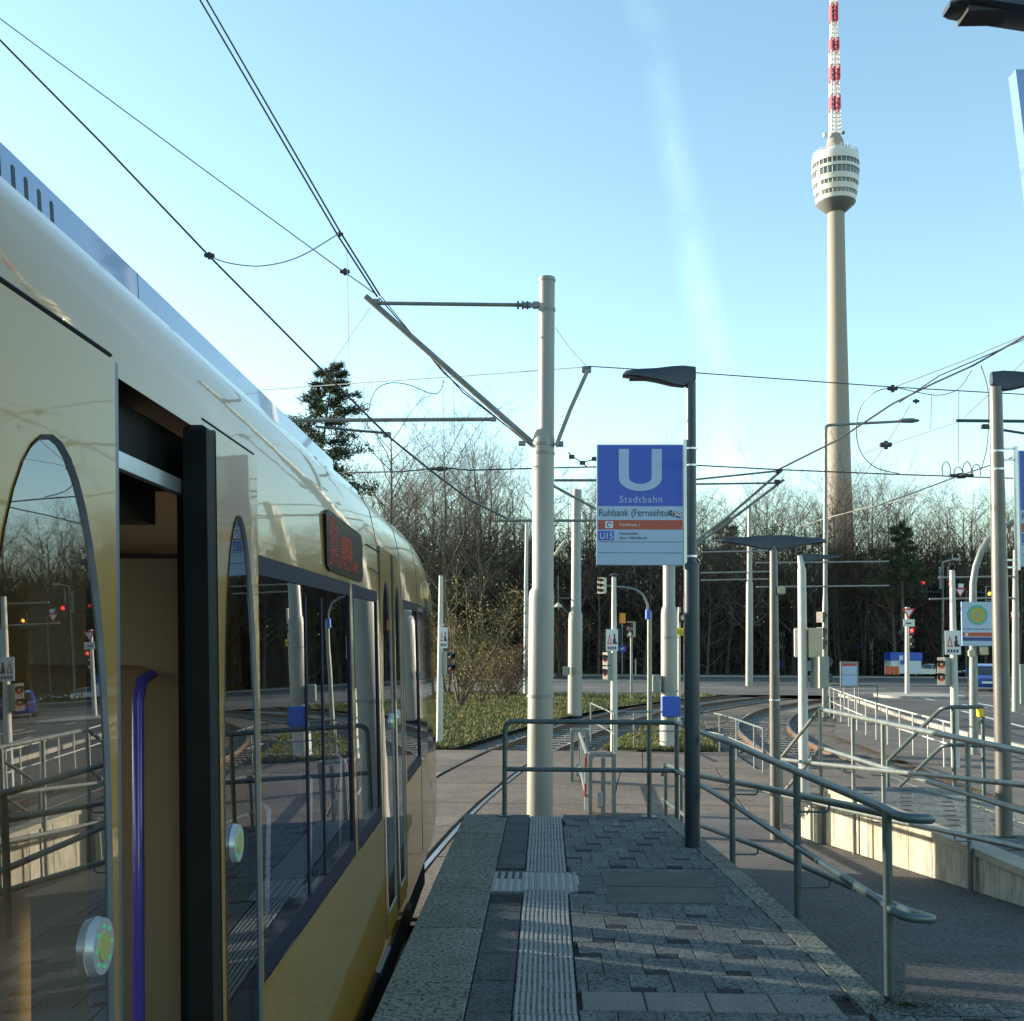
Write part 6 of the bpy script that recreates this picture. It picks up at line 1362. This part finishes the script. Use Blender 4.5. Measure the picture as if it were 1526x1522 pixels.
# shrubs on the left grass
def shrub(seed, H, stems, m_leaf, nl, spread=0.5):
    random.seed(seed); a = TB(); b = TB()
    for k in range(stems):
        d = Vector((U(-spread, spread), U(-spread, spread), 1)).normalized(); p = Vector((U(-.15, .15), U(-.15, .15), -0.1)); pts = [p]
        for i in range(5): d = (d+rv()*0.2).normalized(); pts.append(pts[-1]+d*H/5)
        a.stick(pts, [0.045, 0.038, 0.03, 0.022, 0.014, 0.006], 4)
        for j in range(26):
            i = random.randint(1, 4); q = pts[i]+(pts[i+1]-pts[i])*U(0, 1); dd = (rv()+Vector((0, 0, 0.5))).normalized(); L = U(0.4, 1.3)*H/4; e_ = q+dd*L; a.stick([q, q+dd*L*0.5+rv()*0.06, e_], [0.012, 0.008, 0.004])
            for w_ in range(nl):
                c = q+dd*L*U(0.2, 1.1)+rv()*0.22*H/4; u_ = rv()*U(0.05, 0.11); v_ = rv()*U(0.05, 0.10); b.tri(c, c+u_, c+v_)
    return a.mesh('stems', 'shrub_twig'), b.mesh('foliage', m_leaf)
mat('leaf_rust', (0.13, 0.055, 0.02), 0.85, 0, 0.5, 1.5); mat('leaf_olive', (0.13, 0.115, 0.022), 0.85, 0, 0.5, 1.5); mat('twig_red', (0.11, 0.035, 0.03), 0.85, 0, 0.3, 1.5)
SH = [shrub(31, 5.2, 9, 'leaf_olive', 9), shrub(32, 2.4, 8, 'leaf_rust', 5, 0.7), shrub(33, 3.4, 8, 'shrub_leaf', 6, 0.6), shrub(34, 3.6, 10, 'twig_red', 4, 0.6)]
for (px, py, k, s, lb) in ((684, 1052, 0, 1.0, 'tall olive shrub with bare stems behind the tram front'), (716, 1047, 2, 0.8, 'yellowish shrub in the middle of the grass'), (748, 1042, 1, 0.95, 'rust brown shrub just left of the large mast'), (700, 1034, 1, 1.0, 'low rust brown shrub behind the olive shrub'), (765, 1036, 1, 1.1, 'brown shrub touching the large mast'), (668, 1034, 2, 1.2, 'yellow leaved shrub beside the half hidden signal post'), (832, 1010, 3, 1.5, 'reddish twig bush between the two left masts'), (905, 1008, 3, 1.3, 'reddish low bush behind the white crossing signal'), (735, 1012, 0, 0.9, 'olive bush at the far road behind the maroon car'), (690, 1008, 0, 1.1, 'olive bush at the far road edge left of the maroon car'), (640, 1012, 0, 1.2, 'large olive bush hidden mostly by the tram'), (1060, 1003, 3, 1.0, 'small reddish bush at the wood edge near the slim mast'), (1295, 1001, 1, 1.0, 'low brown bush beside the far plain signal post')):
    p = gr(px, py); t = plant_tree('shrub', lb, SH[k], p.x, p.y, px*0.7, s, 'shrubs', ('stems', 'foliage'), 0.13); t['category'] = 'shrub'
# grass blades, uncountable
random.seed(8)
def blades(name, n, fx_, m, label, h=(0.05, 0.14)):
    g = TB()
    for i in range(n):
        x, y, z = fx_(); hh = U(*h); a = U(0, 6.28); l = Vector((math.cos(a), math.sin(a), 0)); w_ = (0.006+0.0005*y) if h[1] > 0.03 else 0.004; p = Vector((x, y, z)); s2 = Vector((-l.y, l.x, 0))*w_
        g.tri(p-s2, p+s2, p+l*hh*0.6+Vector((0, 0, hh)))
    o = bpy.data.objects.new(name, g.mesh(name, m)); COL.objects.link(o); o['kind'] = 'stuff'; o['label'] = label; o['category'] = 'grass'; ORG[o.name] = Vector(); return o
def lawn():
    while True:
        y = 26+26*random.random()**1.4; x = U(-0.35*y, t1(y)-1.8) if random.random() < 0.75 else U(t1(y)+1.8, t2(y)-1.8) if y < 33.5 else U(-0.35*y, t1(y)-1.8)
        return x, y, zg(y)-0.035
blades('lawn_grass', 60000, lawn, 'grass', 'short green grass on the lawns by the tracks'); blades('dry_grass', 22000, lawn, 'grass_dry', 'dry yellow blades among the lawn grass')
def moss_at():
    r = random.random()
    if r < 0.55: y = 5.15+5.2*random.random(); return edge_r(y)+0.05+abs(random.gauss(0, 0.05)), y, zr(y)
    if r < 0.8: a = U(0, 6.28); q = abs(random.gauss(0, 0.22)); return 1.68+math.cos(a)*q*1.3, 5.2+math.sin(a)*q*0.5, 0.0
    y = 5.6+8*random.random(); return wall_x(y)-0.03-abs(random.gauss(0, 0.03)), y, zr(y)
blades('moss_tufts', 5000, moss_at, 'moss', 'dark moss tufts along the ramp edges and railing foot', (0.003, 0.010))
# scattered grit and a paper scrap
random.seed(15); mb = MB()
for i in range(420):
    y = U(4.4, 10.2); x = U(-0.7, 1.5) if random.random() < 0.6 else U(1.7, 3.4); z = 0.002 if x < edge_r(y) else zr(y)+0.002; stone(x, y, z, U(0.002, 0.006))
o = mb.build('grit', 'ballast_stone', None, False, fix=False); o['kind'] = 'stuff'; o['label'] = 'fine grit lying on platform and ramp'; o['category'] = 'grit'
q = onz(1396, 1259, zr(8.7)); o = MB().add([(q.x-0.11, q.y-0.05, zr(8.7)+0.012), (q.x+0.03, q.y-0.10, zr(8.8)+0.03), (q.x+0.14, q.y+0.04, zr(8.9)+0.012), (q.x-0.03, q.y+0.10, zr(8.9)+0.035), (q.x, q.y-0.01, zr(8.7)+0.05)], [(0, 1, 4), (1, 2, 4), (2, 3, 4), (3, 0, 4)]).build('paper_scrap', 'paper', None, False); tag(o, 'crumpled white paper scrap at the foot of the retaining wall', 'litter')
